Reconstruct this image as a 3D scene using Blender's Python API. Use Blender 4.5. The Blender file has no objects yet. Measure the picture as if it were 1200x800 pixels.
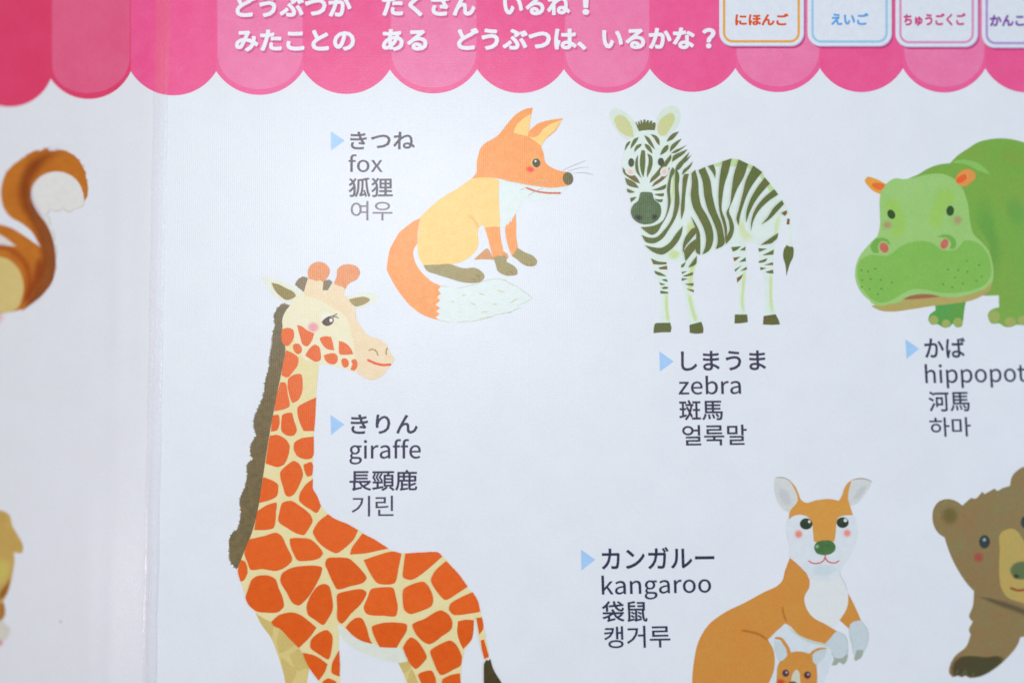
import bpy, math, random
from mathutils import Vector
from mathutils.geometry import delaunay_2d_cdt

R = math.radians
C = bpy.context.scene.collection
MM = 0.001
D = 500.0            # distance of the lens above the chart, mm
PX = 0.3             # one artwork unit in mm

# ------------------------------------------------------------------ camera, world, lights
scene = bpy.context.scene
cam_d = bpy.data.cameras.new("camera")
cam = bpy.data.objects.new("camera", cam_d)
C.objects.link(cam)
cam.location = (0, 0, D * MM)
cam.rotation_euler = (0, 0, 0)
cam_d.lens = 50
cam_d.sensor_width = 36
cam_d.clip_start = 0.01
cam_d.clip_end = 20
cam_d.dof.use_dof = True
cam_d.dof.focus_distance = (D - 3.2) * MM
cam_d.dof.aperture_fstop = 1.0
scene.camera = cam

world = bpy.data.worlds.new("World")
scene.world = world
world.use_nodes = True
bg = world.node_tree.nodes['Background']
bg.inputs[0].default_value = (0.88, 0.95, 1.0, 1)
bg.inputs[1].default_value = 0.24

def lamp(name, loc, size, power, col, target=(0, 0, 0)):
    ld = bpy.data.lights.new(name, 'AREA')
    ld.shape = 'DISK'
    ld.size = size
    ld.energy = power
    ld.color = col
    o = bpy.data.objects.new(name, ld)
    C.objects.link(o)
    o.location = loc
    o.rotation_euler = (Vector(target) - Vector(loc)).to_track_quat('-Z', 'Y').to_euler()
    return o
lamp("ceiling_lamp", (-0.094, 0.125, 0.80), 0.20, 4.25, (0.985, 0.99, 1.0), (-0.06, 0.05, 0))
lamp("side_lamp", (-0.84, -0.32, 0.93), 0.055, 1.15, (1.0, 0.76, 0.74), (-0.1, -0.05, 0))

lamp("cool_fill", (1.05, -0.05, 0.75), 0.55, 4.2, (0.62, 0.82, 1.0), (0.1, -0.03, 0))  # added cool fill for the right side; no window is known there

scene.view_settings.view_transform = 'Standard'
scene.view_settings.look = 'None'
scene.view_settings.exposure = -0.06
scene.view_settings.gamma = 1

# ------------------------------------------------------------------ surface of the chart
def fold_x(py):                      # the welded fold, artwork units
    return 190.5 - 0.0192 * py
def bend(px, py):
    """height in mm of the chart's face: it arches over the fold and sags to its far corners"""
    x = (px - 600) * PX
    y = (400 - py) * PX
    h = 0.0
    d = (fold_x(py) - px) * PX
    if d > 0:
        h -= 0.29 * (math.sqrt(d * d + 49) - 7)
        # soft buckles in the vinyl beside the fold
        h += 0.16 * math.exp(-((d - 13.5) / 3.2) ** 2) * (1 + 0.6 * math.sin(y * 0.045 + 1.0))
        h += 0.10 * math.exp(-((d - 25 - 0.04 * y) / 4.5) ** 2)
    if x > 20:
        h -= 2.2e-4 * (x - 20) ** 2
    if y < -20:
        h -= 2.0e-4 * (y + 20) ** 2
    if y > 60:
        h -= 2.0e-4 * (y - 60) ** 2
    return h
def P(px, py, up=0.0):
    """artwork point -> point of the curved chart face, metres (artwork spacing follows the curved sheet)"""
    h = bend(px, py) + up
    k = (D - h) / D
    return Vector(((px - 600) * PX * k * MM, (400 - py) * PX * k * MM, h * MM))

# ------------------------------------------------------------------ materials
def lin(c):
    c = c / 255.0
    return c / 12.92 if c <= 0.04045 else ((c + 0.055) / 1.055) ** 2.4

def relief_group():
    """embossed canvas grain of the vinyl: fine warp and weft plus irregular pebbling"""
    g = bpy.data.node_groups.new("canvas_emboss", 'ShaderNodeTree')
    g.interface.new_socket("Normal", in_out='OUTPUT', socket_type='NodeSocketVector')
    g.interface.new_socket("Grain", in_out='OUTPUT', socket_type='NodeSocketFloat')
    n, l = g.nodes, g.links
    out = n.new('NodeGroupOutput')
    geo = n.new('ShaderNodeNewGeometry')
    sep = n.new('ShaderNodeSeparateXYZ')
    l.new(geo.outputs['Position'], sep.inputs[0])
    wob = n.new('ShaderNodeTexNoise'); wob.inputs['Scale'].default_value = 260; wob.inputs['Detail'].default_value = 1
    l.new(geo.outputs['Position'], wob.inputs['Vector'])
    def wave(axis, pitch, amp):
        m = n.new('ShaderNodeMath'); m.operation = 'MULTIPLY'; m.inputs[1].default_value = 2 * math.pi / pitch
        l.new(sep.outputs[axis], m.inputs[0])
        w = n.new('ShaderNodeMath'); w.operation = 'MULTIPLY_ADD'; w.inputs[1].default_value = 4.5
        l.new(wob.outputs['Fac'], w.inputs[0]); l.new(m.outputs[0], w.inputs[2])
        s = n.new('ShaderNodeMath'); s.operation = 'SINE'; l.new(w.outputs[0], s.inputs[0])
        a = n.new('ShaderNodeMath'); a.operation = 'MULTIPLY'; a.inputs[1].default_value = amp
        l.new(s.outputs[0], a.inputs[0])
        return a
    wx = wave('X', 0.00072, 0.42)
    wy = wave('Y', 0.00084, 0.22)
    peb = n.new('ShaderNodeTexNoise'); peb.inputs['Scale'].default_value = 1500; peb.inputs['Detail'].default_value = 2
    l.new(geo.outputs['Position'], peb.inputs['Vector'])
    s1 = n.new('ShaderNodeMath'); s1.operation = 'ADD'
    l.new(wx.outputs[0], s1.inputs[0]); l.new(wy.outputs[0], s1.inputs[1])
    s2 = n.new('ShaderNodeMath'); s2.operation = 'MULTIPLY_ADD'; s2.inputs[1].default_value = 2.2
    l.new(peb.outputs['Fac'], s2.inputs[0]); l.new(s1.outputs[0], s2.inputs[2])
    b = n.new('ShaderNodeBump'); b.inputs['Strength'].default_value = 1.0; b.inputs['Distance'].default_value = 0.000014
    l.new(s2.outputs[0], b.inputs['Height'])
    l.new(b.outputs[0], out.inputs['Normal'])
    l.new(s2.outputs[0], out.inputs['Grain'])
    return g
EMBOSS = relief_group()

_mats = {}
_spec = {}
def ink(c1, c2=None, mottle=420.0, detail=4.0, rough=0.34, coverage=1.0, coat=0.03):
    """a printed colour on embossed vinyl; c2 is a second ink it mottles into"""
    key = (c1, c2, mottle, rough, coverage, coat)
    if key in _mats:
        return _mats[key]
    m = bpy.data.materials.new("ink_%02x%02x%02x" % tuple(int(v) for v in c1))
    m.use_nodes = True
    n, l = m.node_tree.nodes, m.node_tree.links
    p = n['Principled BSDF']
    p.inputs['Roughness'].default_value = rough
    p.inputs['Specular IOR Level'].default_value = 0.22
    p.inputs['Coat Weight'].default_value = coat
    p.inputs['Coat Roughness'].default_value = 0.15
    em = n.new('ShaderNodeGroup'); em.node_tree = EMBOSS
    l.new(em.outputs['Normal'], p.inputs['Normal'])
    l.new(em.outputs['Normal'], p.inputs['Coat Normal'])
    geo = n.new('ShaderNodeNewGeometry')
    nz = n.new('ShaderNodeTexNoise'); nz.inputs['Scale'].default_value = mottle; nz.inputs['Detail'].default_value = detail
    nz.inputs['Roughness'].default_value = 0.65
    l.new(geo.outputs['Position'], nz.inputs['Vector'])
    ramp = n.new('ShaderNodeMapRange')
    ramp.inputs['From Min'].default_value = 0.36; ramp.inputs['From Max'].default_value = 0.64
    l.new(nz.outputs['Fac'], ramp.inputs['Value'])
    mix = n.new('ShaderNodeMix'); mix.data_type = 'RGBA'
    l.new(ramp.outputs[0], mix.inputs[0])
    if c2 is None:
        a = [max(0, v * 0.988) for v in c1]; b = [min(248, v * 1.01) for v in c1]
    else:
        a, b = c1, c2
    mix.inputs[6].default_value = (lin(a[0]), lin(a[1]), lin(a[2]), 1)
    mix.inputs[7].default_value = (lin(b[0]), lin(b[1]), lin(b[2]), 1)
    # print grain: slightly coloured specks, finer than the mottling
    gr = n.new('ShaderNodeTexNoise'); gr.inputs['Scale'].default_value = 1900; gr.inputs['Detail'].default_value = 1
    l.new(geo.outputs['Position'], gr.inputs['Vector'])
    g2 = n.new('ShaderNodeMix'); g2.data_type = 'RGBA'; g2.blend_type = 'SOFT_LIGHT'
    g2.inputs[0].default_value = 0.36
    l.new(mix.outputs[2], g2.inputs[6]); l.new(gr.outputs['Color'], g2.inputs[7])
    l.new(g2.outputs[2], p.inputs['Base Color'])
    _mats[key] = m
    _spec[m.name] = dict(c1=c1, c2=c2, mottle=mottle, detail=detail, rough=rough, coverage=coverage)
    return m
_soft = {}
def feathered(m, on):
    """the same ink airbrushed over the ink `on`: a darker ink is a clear filter that deepens what it overprints,
    a lighter one is blended opaquely; its strength is the attribute cover"""
    key = (m.name, on.name)
    if key in _soft:
        return _soft[key]
    s, u = _spec[m.name], _spec[on.name]
    a = [lin(v) for v in s['c1']]; b = [lin(v) for v in u['c1']]
    cov = s['coverage']
    q = bpy.data.materials.new("airbrush_" + m.name)
    _soft[key] = q
    if max(x / max(y, 1e-3) for x, y in zip(a, b)) > 1.15:
        q2 = m.copy(); q2.name = q.name; bpy.data.materials.remove(q); q = q2
        _soft[key] = q
        n, l = q.node_tree.nodes, q.node_tree.links
        mix = [x for x in n if x.type == 'MIX' and x.blend_type == 'MIX'][0]
        dst = mix.outputs[2].links[0].to_socket
        mx = n.new('ShaderNodeMix'); mx.data_type = 'RGBA'
        mx.inputs[6].default_value = (*b, 1)
        l.new(mix.outputs[2], mx.inputs[7]); l.new(mx.outputs[2], dst)
        target = mx.inputs[0]
    else:
        q.use_nodes = True
        n, l = q.node_tree.nodes, q.node_tree.links
        n.remove(n['Principled BSDF'])
        tr = n.new('ShaderNodeBsdfTransparent')
        mx = n.new('ShaderNodeMix'); mx.data_type = 'RGBA'
        mx.inputs[6].default_value = (1, 1, 1, 1)
        mx.inputs[7].default_value = tuple(min(1.0, math.sqrt(x / max(y, 1e-3))) for x, y in zip(a, b)) + (1,)
        l.new(mx.outputs[2], tr.inputs[0]); l.new(tr.outputs[0], n['Material Output'].inputs[0])
        target = mx.inputs[0]
    at = n.new('ShaderNodeAttribute'); at.attribute_name = 'cover'
    mr = n.new('ShaderNodeMapRange'); mr.interpolation_type = 'SMOOTHSTEP'; mr.inputs['To Max'].default_value = cov
    l.new(at.outputs['Fac'], mr.inputs['Value']); l.new(mr.outputs[0], target)
    return q

# ------------------------------------------------------------------ objects
def put(name, verts, faces, mat, parent, cover=None, label=None):
    c = sum(verts, Vector()) / len(verts)
    me = bpy.data.meshes.new(name)
    me.from_pydata([tuple(v - c) for v in verts], [], faces)
    # printed faces all look up
    me.update()
    if len(me.polygons) and sum(q.normal.z * q.area for q in me.polygons) < 0:
        me.flip_normals()
    if cover is not None:
        at = me.attributes.new('cover', 'FLOAT', 'POINT')
        at.data.foreach_set('value', cover)
    me.materials.append(mat)
    o = bpy.data.objects.new(name, me)
    C.objects.link(o)
    o.parent = parent
    par = world_of(parent)
    o.location = c - par
    if label:
        o['label'] = label
    return o
_world = {}
def world_of(o):
    return _world.get(o.name, Vector((0, 0, 0))) if o else Vector((0, 0, 0))

def holder(name, parent, px, py, label=None):
    o = bpy.data.objects.new(name, None)
    C.objects.link(o)
    o.empty_display_size = 0.01
    p = P(px, py)
    o.parent = parent
    o.location = p - world_of(parent)
    _world[o.name] = p
    if label:
        o['label'] = label
    return o

chart = bpy.data.objects.new("folding_picture_chart", None)
C.objects.link(chart)
chart.empty_display_size = 0.05
chart['label'] = "large white vinyl learning chart printed with cartoon animals under a pink scalloped awning"
chart['category'] = "picture chart"

# ------------------------------------------------------------------ artwork outlines
def pts_of(s, reg):
    """'x y, x y!, ...' in a drawing frame -> [(x, y, corner)] in artwork units"""
    ox, oy, k = reg
    out = []
    for t in s.split(','):
        t = t.strip()
        if not t:
            continue
        c = t.endswith('!')
        a, b = t.rstrip('!').split()
        out.append((ox + float(a) / k, oy + float(b) / k, c))
    return out
def smooth(pts, closed=True, step=2.2, ease=1.0):
    """Catmull-Rom through the points, broken at corners"""
    n = len(pts)
    res = []
    rng = range(n if closed else n - 1)
    for i in rng:
        p1, p2 = pts[i], pts[(i + 1) % n]
        p0 = pts[(i - 1) % n] if (closed or i > 0) else p1
        p3 = pts[(i + 2) % n] if (closed or i + 2 < n) else p2
        if p1[2]: p0 = (2 * p1[0] - p2[0], 2 * p1[1] - p2[1])
        if p2[2]: p3 = (2 * p2[0] - p1[0], 2 * p2[1] - p1[1])
        L = math.hypot(p2[0] - p1[0], p2[1] - p1[1])
        if L < 1e-6:
            continue
        m = max(1, min(40, int(L / step)))
        # centripetal-like tangents, so long and short spans meet without loops
        l0 = max(1e-6, math.hypot(p1[0] - p0[0], p1[1] - p0[1])); l3 = max(1e-6, math.hypot(p3[0] - p2[0], p3[1] - p2[1]))
        t1 = [((p2[j] - p1[j]) / L * l0 + (p1[j] - p0[j]) / l0 * L) / (l0 + L) * L for j in (0, 1)]
        t2 = [((p3[j] - p2[j]) / l3 * L + (p2[j] - p1[j]) / L * l3) / (l3 + L) * L for j in (0, 1)]
        t1 = [q * ease for q in t1]; t2 = [q * ease for q in t2]
        for k in range(m):
            t = k / m
            h00 = 2*t**3 - 3*t**2 + 1; h10 = t**3 - 2*t**2 + t; h01 = -2*t**3 + 3*t**2; h11 = t**3 - t**2
            res.append((h00*p1[0] + h10*t1[0] + h01*p2[0] + h11*t2[0], h00*p1[1] + h10*t1[1] + h01*p2[1] + h11*t2[1]))
    if not closed:
        res.append((pts[-1][0], pts[-1][1]))
    return res
def inside(x, y, poly):
    c = False
    j = len(poly) - 1
    for i in range(len(poly)):
        xi, yi = poly[i]; xj, yj = poly[j]
        if (yi > y) != (yj > y) and x < (xj - xi) * (y - yi) / (yj - yi) + xi:
            c = not c
        j = i
    return c

_boxes = []
STEP = 0.02
def level(poly):
    """each print layer lies a hair above whatever it overprints"""
    x0 = min(p[0] for p in poly) - 1; x1 = max(p[0] for p in poly) + 1
    y0 = min(p[1] for p in poly) - 1; y1 = max(p[1] for p in poly) + 1
    k = 0
    for b in _boxes:
        if x0 < b[1] and x1 > b[0] and y0 < b[3] and y1 > b[2]:
            k = max(k, b[4])
    _boxes.append((x0, x1, y0, y1, k + 1))
    return (k + 1) * STEP

def furry(poly, amp, step, seed):
    rnd = random.Random(seed)
    out = []
    n = len(poly)
    area = sum(poly[i][0] * poly[(i + 1) % n][1] - poly[(i + 1) % n][0] * poly[i][1] for i in range(n))
    sgn = 1 if area > 0 else -1
    acc = 0
    for i in range(n):
        a, b = poly[i], poly[(i + 1) % n]
        L = math.hypot(b[0] - a[0], b[1] - a[1]) or 1e-6
        out.append(a)
        acc += L
        if acc > step * rnd.uniform(.6, 1.4):
            acc = 0
            nx, ny = (b[1] - a[1]) / L * sgn, -(b[0] - a[0]) / L * sgn
            h = amp * rnd.uniform(.25, 1)
            out.append((a[0] + (b[0] - a[0]) * .5 + nx * h, a[1] + (b[1] - a[1]) * .5 + ny * h))
    return out

def fill(parent, name, mat, poly, grid=22.0, lv=None, label=None):
    up = level(poly) if lv is None else lv
    n = len(poly)
    vs = [Vector(p) for p in poly]
    ed = [(i, (i + 1) % n) for i in range(n)]
    x0 = min(p[0] for p in poly); x1 = max(p[0] for p in poly)
    y0 = min(p[1] for p in poly); y1 = max(p[1] for p in poly)
    x = x0 + grid * .5
    while x < x1:
        near = x0 < 200 and 20 < x < 205
        gy = 10 if near else grid
        y = y0 + gy * .5
        while y < y1:
            if inside(x, y, poly):
                vs.append(Vector((x, y)))
            y += gy
        x += 4 if near else grid
    v, e, f, *_ = delaunay_2d_cdt(vs, ed, [], 1, 1e-4)
    if not f:
        return None
    return put(name, [P(q.x, q.y, up) for q in v], f, mat, parent, label=label)

def S(parent, name, mat, reg, s, fur=None, label=None, grow=0.0):
    poly = smooth(pts_of(s, reg), ease=0.72 if grow else 1.0)
    if grow:
        cx = sum(q[0] for q in poly) / len(poly); cy = sum(q[1] for q in poly) / len(poly)
        poly = [(q[0] + (q[0] - cx) / (math.hypot(q[0] - cx, q[1] - cy) + 1e-6) * grow, q[1] + (q[1] - cy) / (math.hypot(q[0] - cx, q[1] - cy) + 1e-6) * grow) for q in poly]
    if fur:
        poly = furry(poly, fur[0], fur[1], len(poly))
    return fill(parent, name, mat, poly, label=label)

def soft_poly(parent, name, mat, poly, core=0.6, label=None, on=None):
    up = level(poly)
    cx = sum(p[0] for p in poly) / len(poly); cy = sum(p[1] for p in poly) / len(poly)
    n = len(poly)
    vs, cov = [], []
    for k, cv in ((1.0, 0.0), ((1 + core) / 2, 0.5), (core, 1.0)):
        for p in poly:
            vs.append(P(cx + (p[0] - cx) * k, cy + (p[1] - cy) * k, up)); cov.append(cv)
    vs.append(P(cx, cy, up)); cov.append(1.0)
    f = []
    for r in (0, 1):
        for i in range(n):
            j = (i + 1) % n
            f.append((r * n + i, r * n + j, (r + 1) * n + j, (r + 1) * n + i))
    for i in range(n):
        f.append((2 * n + i, 2 * n + (i + 1) % n, 3 * n))
    return put(name, vs, f, feathered(mat, on), parent, cov, label)
def SS(parent, name, mat, reg, s, core=0.6, label=None, on=None):
    return soft_poly(parent, name, mat, smooth(pts_of(s, reg), step=5), core, label, on)

def oval(reg, cx, cy, rx, ry, rot=0, n=36):
    ox, oy, k = reg
    c, s = math.cos(R(rot)), math.sin(R(rot))
    out = []
    for i in range(n):
        a = 2 * math.pi * i / n
        x, y = rx * math.cos(a), ry * math.sin(a)
        out.append((ox + (cx + x * c - y * s) / k, oy + (cy + x * s + y * c) / k))
    return out
def E(parent, name, mat, reg, cx, cy, rx, ry, rot=0, label=None, n=36):
    return fill(parent, name, mat, oval(reg, cx, cy, rx, ry, rot, n), label=label)
def SE(parent, name, mat, reg, cx, cy, rx, ry, rot=0, core=0.1, label=None, on=None):
    return soft_poly(parent, name, mat, oval(reg, cx, cy, rx, ry, rot), core, label, on)

def K(parent, name, mat, reg, s, w, soft=False, taper=(1, 1), label=None, on=None):
    """a brush stroke of width w (frame units) along the points; taper scales its two ends"""
    line = smooth(pts_of(s, reg), closed=False, step=2.0)
    n = len(line)
    w = w / reg[2] / 2 * (1.35 if soft else 1.0)
    left, mid, right = [], [], []
    for i, p in enumerate(line):
        a = line[max(0, i - 1)]; b = line[min(n - 1, i + 1)]
        L = math.hypot(b[0] - a[0], b[1] - a[1]) or 1e-6
        nx, ny = -(b[1] - a[1]) / L, (b[0] - a[0]) / L
        t = i / (n - 1)
        ww = w * (taper[0] + (1 - taper[0]) * min(1, t * 2.5)) * (taper[1] + (1 - taper[1]) * min(1, (1 - t) * 2.5))
        left.append((p[0] + nx * ww, p[1] + ny * ww)); right.append((p[0] - nx * ww, p[1] - ny * ww)); mid.append(p)
    if not soft:
        # rounded ends
        def cap(p, q, c):
            return [(c[0] + (p[0] - c[0]) * math.cos(t) - (p[1] - c[1]) * math.sin(t) * q,
                     c[1] + (p[1] - c[1]) * math.cos(t) + (p[0] - c[0]) * math.sin(t) * q) for t in (R(45), R(90), R(135))]
        poly = left + cap(left[-1], -1, mid[-1]) + right[::-1] + cap(right[0], -1, mid[0])
        up = level(poly)
        vs = [P(q[0], q[1], up) for q in left + right]
        f = [(i, i + 1, n + i + 1, n + i) for i in range(n - 1)]
        b = len(vs)
        for (c0, c1, cc) in ((left[-1], right[-1], mid[-1]), (right[0], left[0], mid[0])):
            arc = cap(c0, -1, cc)
            i0 = len(vs)
            vs += [P(q[0], q[1], up) for q in [c0] + arc + [c1]]
            f.append(tuple(range(i0, i0 + 5)))
        return put(name, vs, f, mat, parent, label=label)
    up = level(left + right)
    vs = [P(q[0], q[1], up) for q in left + mid + right]
    cov = []
    for i in range(n):
        cov.append(0.0)
    cov += [min(1.0, 5.0 * min(i, n - 1 - i) / max(1, n - 1)) for i in range(n)]
    cov += [0.0] * n
    f = []
    for r in (0, 1):
        for i in range(n - 1):
            f.append((r * n + i, r * n + i + 1, (r + 1) * n + i + 1, (r + 1) * n + i))
    return put(name, vs, f, feathered(mat, on), parent, cov, label)

def bundle(parent, name, mat, reg, strokes, w, label=None):
    """many hair-fine strokes printed in one ink: one part"""
    vs, f, allp = [], [], []
    rows = []
    for s in strokes:
        line = smooth(pts_of(s, reg) if isinstance(s, str) else [(a, b, False) for a, b in s], closed=False, step=2.5)
        rows.append(line); allp += line
    up = level(allp)
    for line in rows:
        n = len(line)
        for i, p in enumerate(line):
            a = line[max(0, i - 1)]; b = line[min(n - 1, i + 1)]
            L = math.hypot(b[0] - a[0], b[1] - a[1]) or 1e-6
            nx, ny = -(b[1] - a[1]) / L, (b[0] - a[0]) / L
            ww = w / 2 * (1 - 0.6 * abs(2 * i / max(1, n - 1) - 1))
            vs.append(P(p[0] + nx * ww, p[1] + ny * ww, up)); vs.append(P(p[0] - nx * ww, p[1] - ny * ww, up))
        b0 = len(vs) - 2 * n
        for i in range(n - 1):
            f.append((b0 + 2 * i, b0 + 2 * i + 1, b0 + 2 * i + 3, b0 + 2 * i + 2))
    return put(name, vs, f, mat, parent, label=label)
PAGE = (0, 0, 1)

# ------------------------------------------------------------------ lettering
GLYPHS = {
 'a': (197, ["76 -5,93 -2,109 3,125 12,139 23,143 0,169 0,169 117,165 149,154 174,133 189,103 195,81 193,61 187,43 179,29 170,41 148,53 156,67 162,82 167,98 168,117 164,129 154,136 138,137 120,85 111,49 97,28 77,21 49,25 26,36 10,54 -1", "85 21,72 23,61 28,54 38,51 51,56 68,70 82,97 92,137 99,137 46,124 35,111 28,98 23"]),
 'b': (216, ["116 -5,147 2,173 22,192 55,199 98,194 138,179 169,155 188,123 195,107 193,92 187,77 179,63 168,64 202,64 279,32 279,32 0,58 0,61 20,75 9,89 2,102 -3", "111 22,100 23,89 27,77 33,64 42,64 142,78 153,90 161,103 166,115 168,138 163,154 149,163 127,165 98,161 66,150 42,132 28"]),
 'e': (194, ["109 -5,127 -3,144 1,158 7,172 15,160 36,149 30,138 25,126 22,113 21,88 26,68 39,55 60,50 88,178 88,179 96,179 106,174 143,160 171,136 189,103 195,72 188,44 168,25 137,18 95,25 53,45 22,74 2", "49 110,56 135,68 154,85 166,104 169,124 166,139 154,148 136,151 110"]),
 'f': (114, ["12 164,37 164,37 0,69 0,69 164,110 164,110 190,69 190,69 220,71 236,76 248,84 255,96 258,101 257,107 256,112 255,118 252,125 277,118 280,110 282,102 283,93 283,68 279,51 266,41 247,37 221,37 190,12 188"]),
 'g': (197, ["96 -88,136 -82,166 -68,186 -47,193 -22,188 -1,176 13,155 21,126 23,89 23,73 25,63 29,57 36,56 44,57 51,59 57,63 62,68 67,75 64,82 62,89 61,96 60,123 65,145 78,160 99,166 126,164 138,161 149,156 158,150 166,189 166,189 190,123 190,117 192,111 194,104 195,96 195,69 190,46 177,31 155,25 127,27 111,33 97,41 85,50 76,42 68,35 60,31 50,29 39,30 29,34 20,39 13,46 8,34 -3,25 -13,20 -25,18 -37,24 -58,40 -74,65 -84", "96 82,80 85,68 94,59 108,56 127,59 146,68 160,80 169,96 172,112 169,125 160,133 146,137 127,133 108,125 94,112 85", "101 -65,78 -63,60 -56,50 -46,46 -32,47 -24,50 -16,56 -8,65 0,72 -1,78 -2,84 -3,90 -3,123 -3,139 -4,151 -8,159 -16,161 -27,157 -41,145 -54,126 -62"]),
 'h': (213, ["32 0,64 0,64 138,78 151,90 160,103 165,116 167,133 164,144 155,150 139,152 116,152 0,184 0,184 120,181 152,170 176,152 190,126 195,108 193,91 186,77 176,63 163,64 202,64 279,32 279"]),
 'i': (96, ["32 0,64 0,64 190,32 190", "48 229,57 231,64 235,68 242,70 251,68 259,64 266,57 270,48 271,40 270,33 266,29 259,27 251,29 242,33 235,40 231"]),
 'k': (193, ["32 0,64 0,64 50,99 92,155 0,190 0,118 113,181 190,146 190,65 90,64 279,32 279"]),
 'm': (324, ["32 0,64 0,64 138,77 151,89 160,101 165,112 167,128 164,139 155,145 139,147 116,147 0,179 0,179 138,192 151,204 160,216 165,227 167,243 164,254 155,260 139,263 116,263 0,294 0,294 120,291 152,280 176,262 190,237 195,220 192,204 185,189 173,174 159,167 174,156 185,141 192,121 195,105 193,90 186,75 175,62 162,58 190,32 190"]),
 'n': (214, ["32 0,64 0,64 138,78 151,90 160,103 165,116 167,133 164,144 155,150 139,152 116,152 0,184 0,184 120,181 152,170 176,152 190,126 195,108 193,91 186,76 175,62 162,58 190,32 190"]),
 'o': (212, ["106 -5,139 2,167 22,187 53,194 95,187 137,167 169,139 188,106 195,73 188,45 169,25 137,18 95,25 53,45 22,73 2", "106 22,84 27,66 42,55 65,51 95,55 125,66 148,84 163,106 168,129 163,146 148,157 125,161 95,157 65,146 42,129 27"]),
 'p': (217, ["32 -80,64 -80,64 -16,63 18,76 8,90 1,103 -3,116 -5,147 2,173 22,192 55,199 98,194 138,179 169,155 188,123 195,107 193,91 187,76 178,62 168,58 190,32 190", "111 22,100 23,89 27,77 33,64 42,64 142,78 153,91 161,103 166,115 168,138 163,154 149,163 127,165 98,161 66,150 42,132 28"]),
 'r': (136, ["32 0,64 0,64 122,75 143,87 156,100 164,112 166,122 166,131 163,137 191,132 193,127 194,122 195,116 195,101 192,86 184,73 172,62 155,58 190,32 190"]),
 's': (164, ["82 -5,112 0,133 12,146 30,151 52,146 75,132 90,114 101,93 110,78 116,65 122,56 131,52 143,54 153,61 162,72 168,88 170,100 169,111 165,121 160,131 153,146 173,134 182,120 189,104 193,87 195,59 191,39 179,26 162,22 141,27 120,39 105,57 94,77 86,93 80,107 72,117 63,120 50,118 38,111 29,99 23,83 20,67 22,53 27,39 34,27 43,11 22,26 11,43 3,62 -3"]),
 't': (132, ["92 -5,101 -4,110 -2,119 0,127 2,121 27,116 25,110 23,105 22,99 21,85 24,76 31,71 42,70 58,70 164,121 164,121 190,70 190,70 244,43 244,40 190,9 188,9 164,38 164,38 59,41 33,50 13,66 0"]),
 'u': (213, ["88 -5,106 -2,122 5,137 16,151 30,154 0,181 0,181 190,149 190,149 55,136 41,124 31,111 25,97 23,81 26,70 35,64 51,62 74,62 190,29 190,29 70,33 38,44 14,62 0"]),
 'x': (174, ["5 0,39 0,64 44,69 53,74 62,79 70,84 78,91 70,96 62,101 53,106 44,134 0,169 0,106 96,164 190,131 190,107 148,103 140,99 133,95 125,91 117,84 125,79 133,75 140,70 148,45 190,10 190,68 99"]),
 'z': (166, ["12 0,156 0,156 26,53 26,153 173,153 190,23 190,23 164,112 164,12 17"]),
}
def outline_of(ch):
    """closed contours of one character: Latin from the outlines above, kana, hanzi and hangul from Blender's own typeface"""
    if ch in GLYPHS:
        adv, loops = GLYPHS[ch]
        return adv / 200.0, [[tuple(float(v) / 200.0 for v in t.split()) for t in lp.split(',')] for lp in loops]
    cu = bpy.data.curves.new('lettering', 'FONT')
    cu.resolution_u = 3
    cu.fill_mode = 'NONE'
    o = bpy.data.objects.new('lettering', cu)
    C.objects.link(o)
    def read(s):
        cu.body = s
        bpy.context.view_layer.update()
        return bpy.data.meshes.new_from_object(o.evaluated_get(bpy.context.evaluated_depsgraph_get()))
    me = read(ch)
    w1 = max(v.co.x for v in me.vertices)
    m2 = read(ch + ch)
    adv = max(v.co.x for v in m2.vertices) - w1
    bpy.data.meshes.remove(m2)
    adj = {}
    for e in me.edges:
        a, b = e.vertices
        adj.setdefault(a, []).append(b); adj.setdefault(b, []).append(a)
    seen, loops = set(), []
    for v in adj:
        if v in seen:
            continue
        lp, cur = [v], v
        seen.add(v)
        while True:
            nx = [q for q in adj[cur] if q not in seen]
            if not nx:
                break
            cur = nx[0]; seen.add(cur); lp.append(cur)
        out = []
        for k in lp:
            c = me.vertices[k].co
            if not out or math.hypot(c.x - out[-1][0], c.y - out[-1][1]) > 0.006:
                out.append((c.x, c.y))
        if len(out) > 2:
            loops.append(out)
    bpy.data.meshes.remove(me)
    bpy.data.objects.remove(o)
    bpy.data.curves.remove(cu)
    return adv, loops
def winding(x, y, loops):
    w = 0
    for lp in loops:
        j = len(lp) - 1
        for i in range(len(lp)):
            (x0, y0), (x1, y1) = lp[j], lp[i]
            if (y0 > y) != (y1 > y) and x < (x1 - x0) * (y - y0) / (y1 - y0) + x0:
                w += 1 if y1 > y0 else -1
            j = i
    return w
_chars = {}
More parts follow.
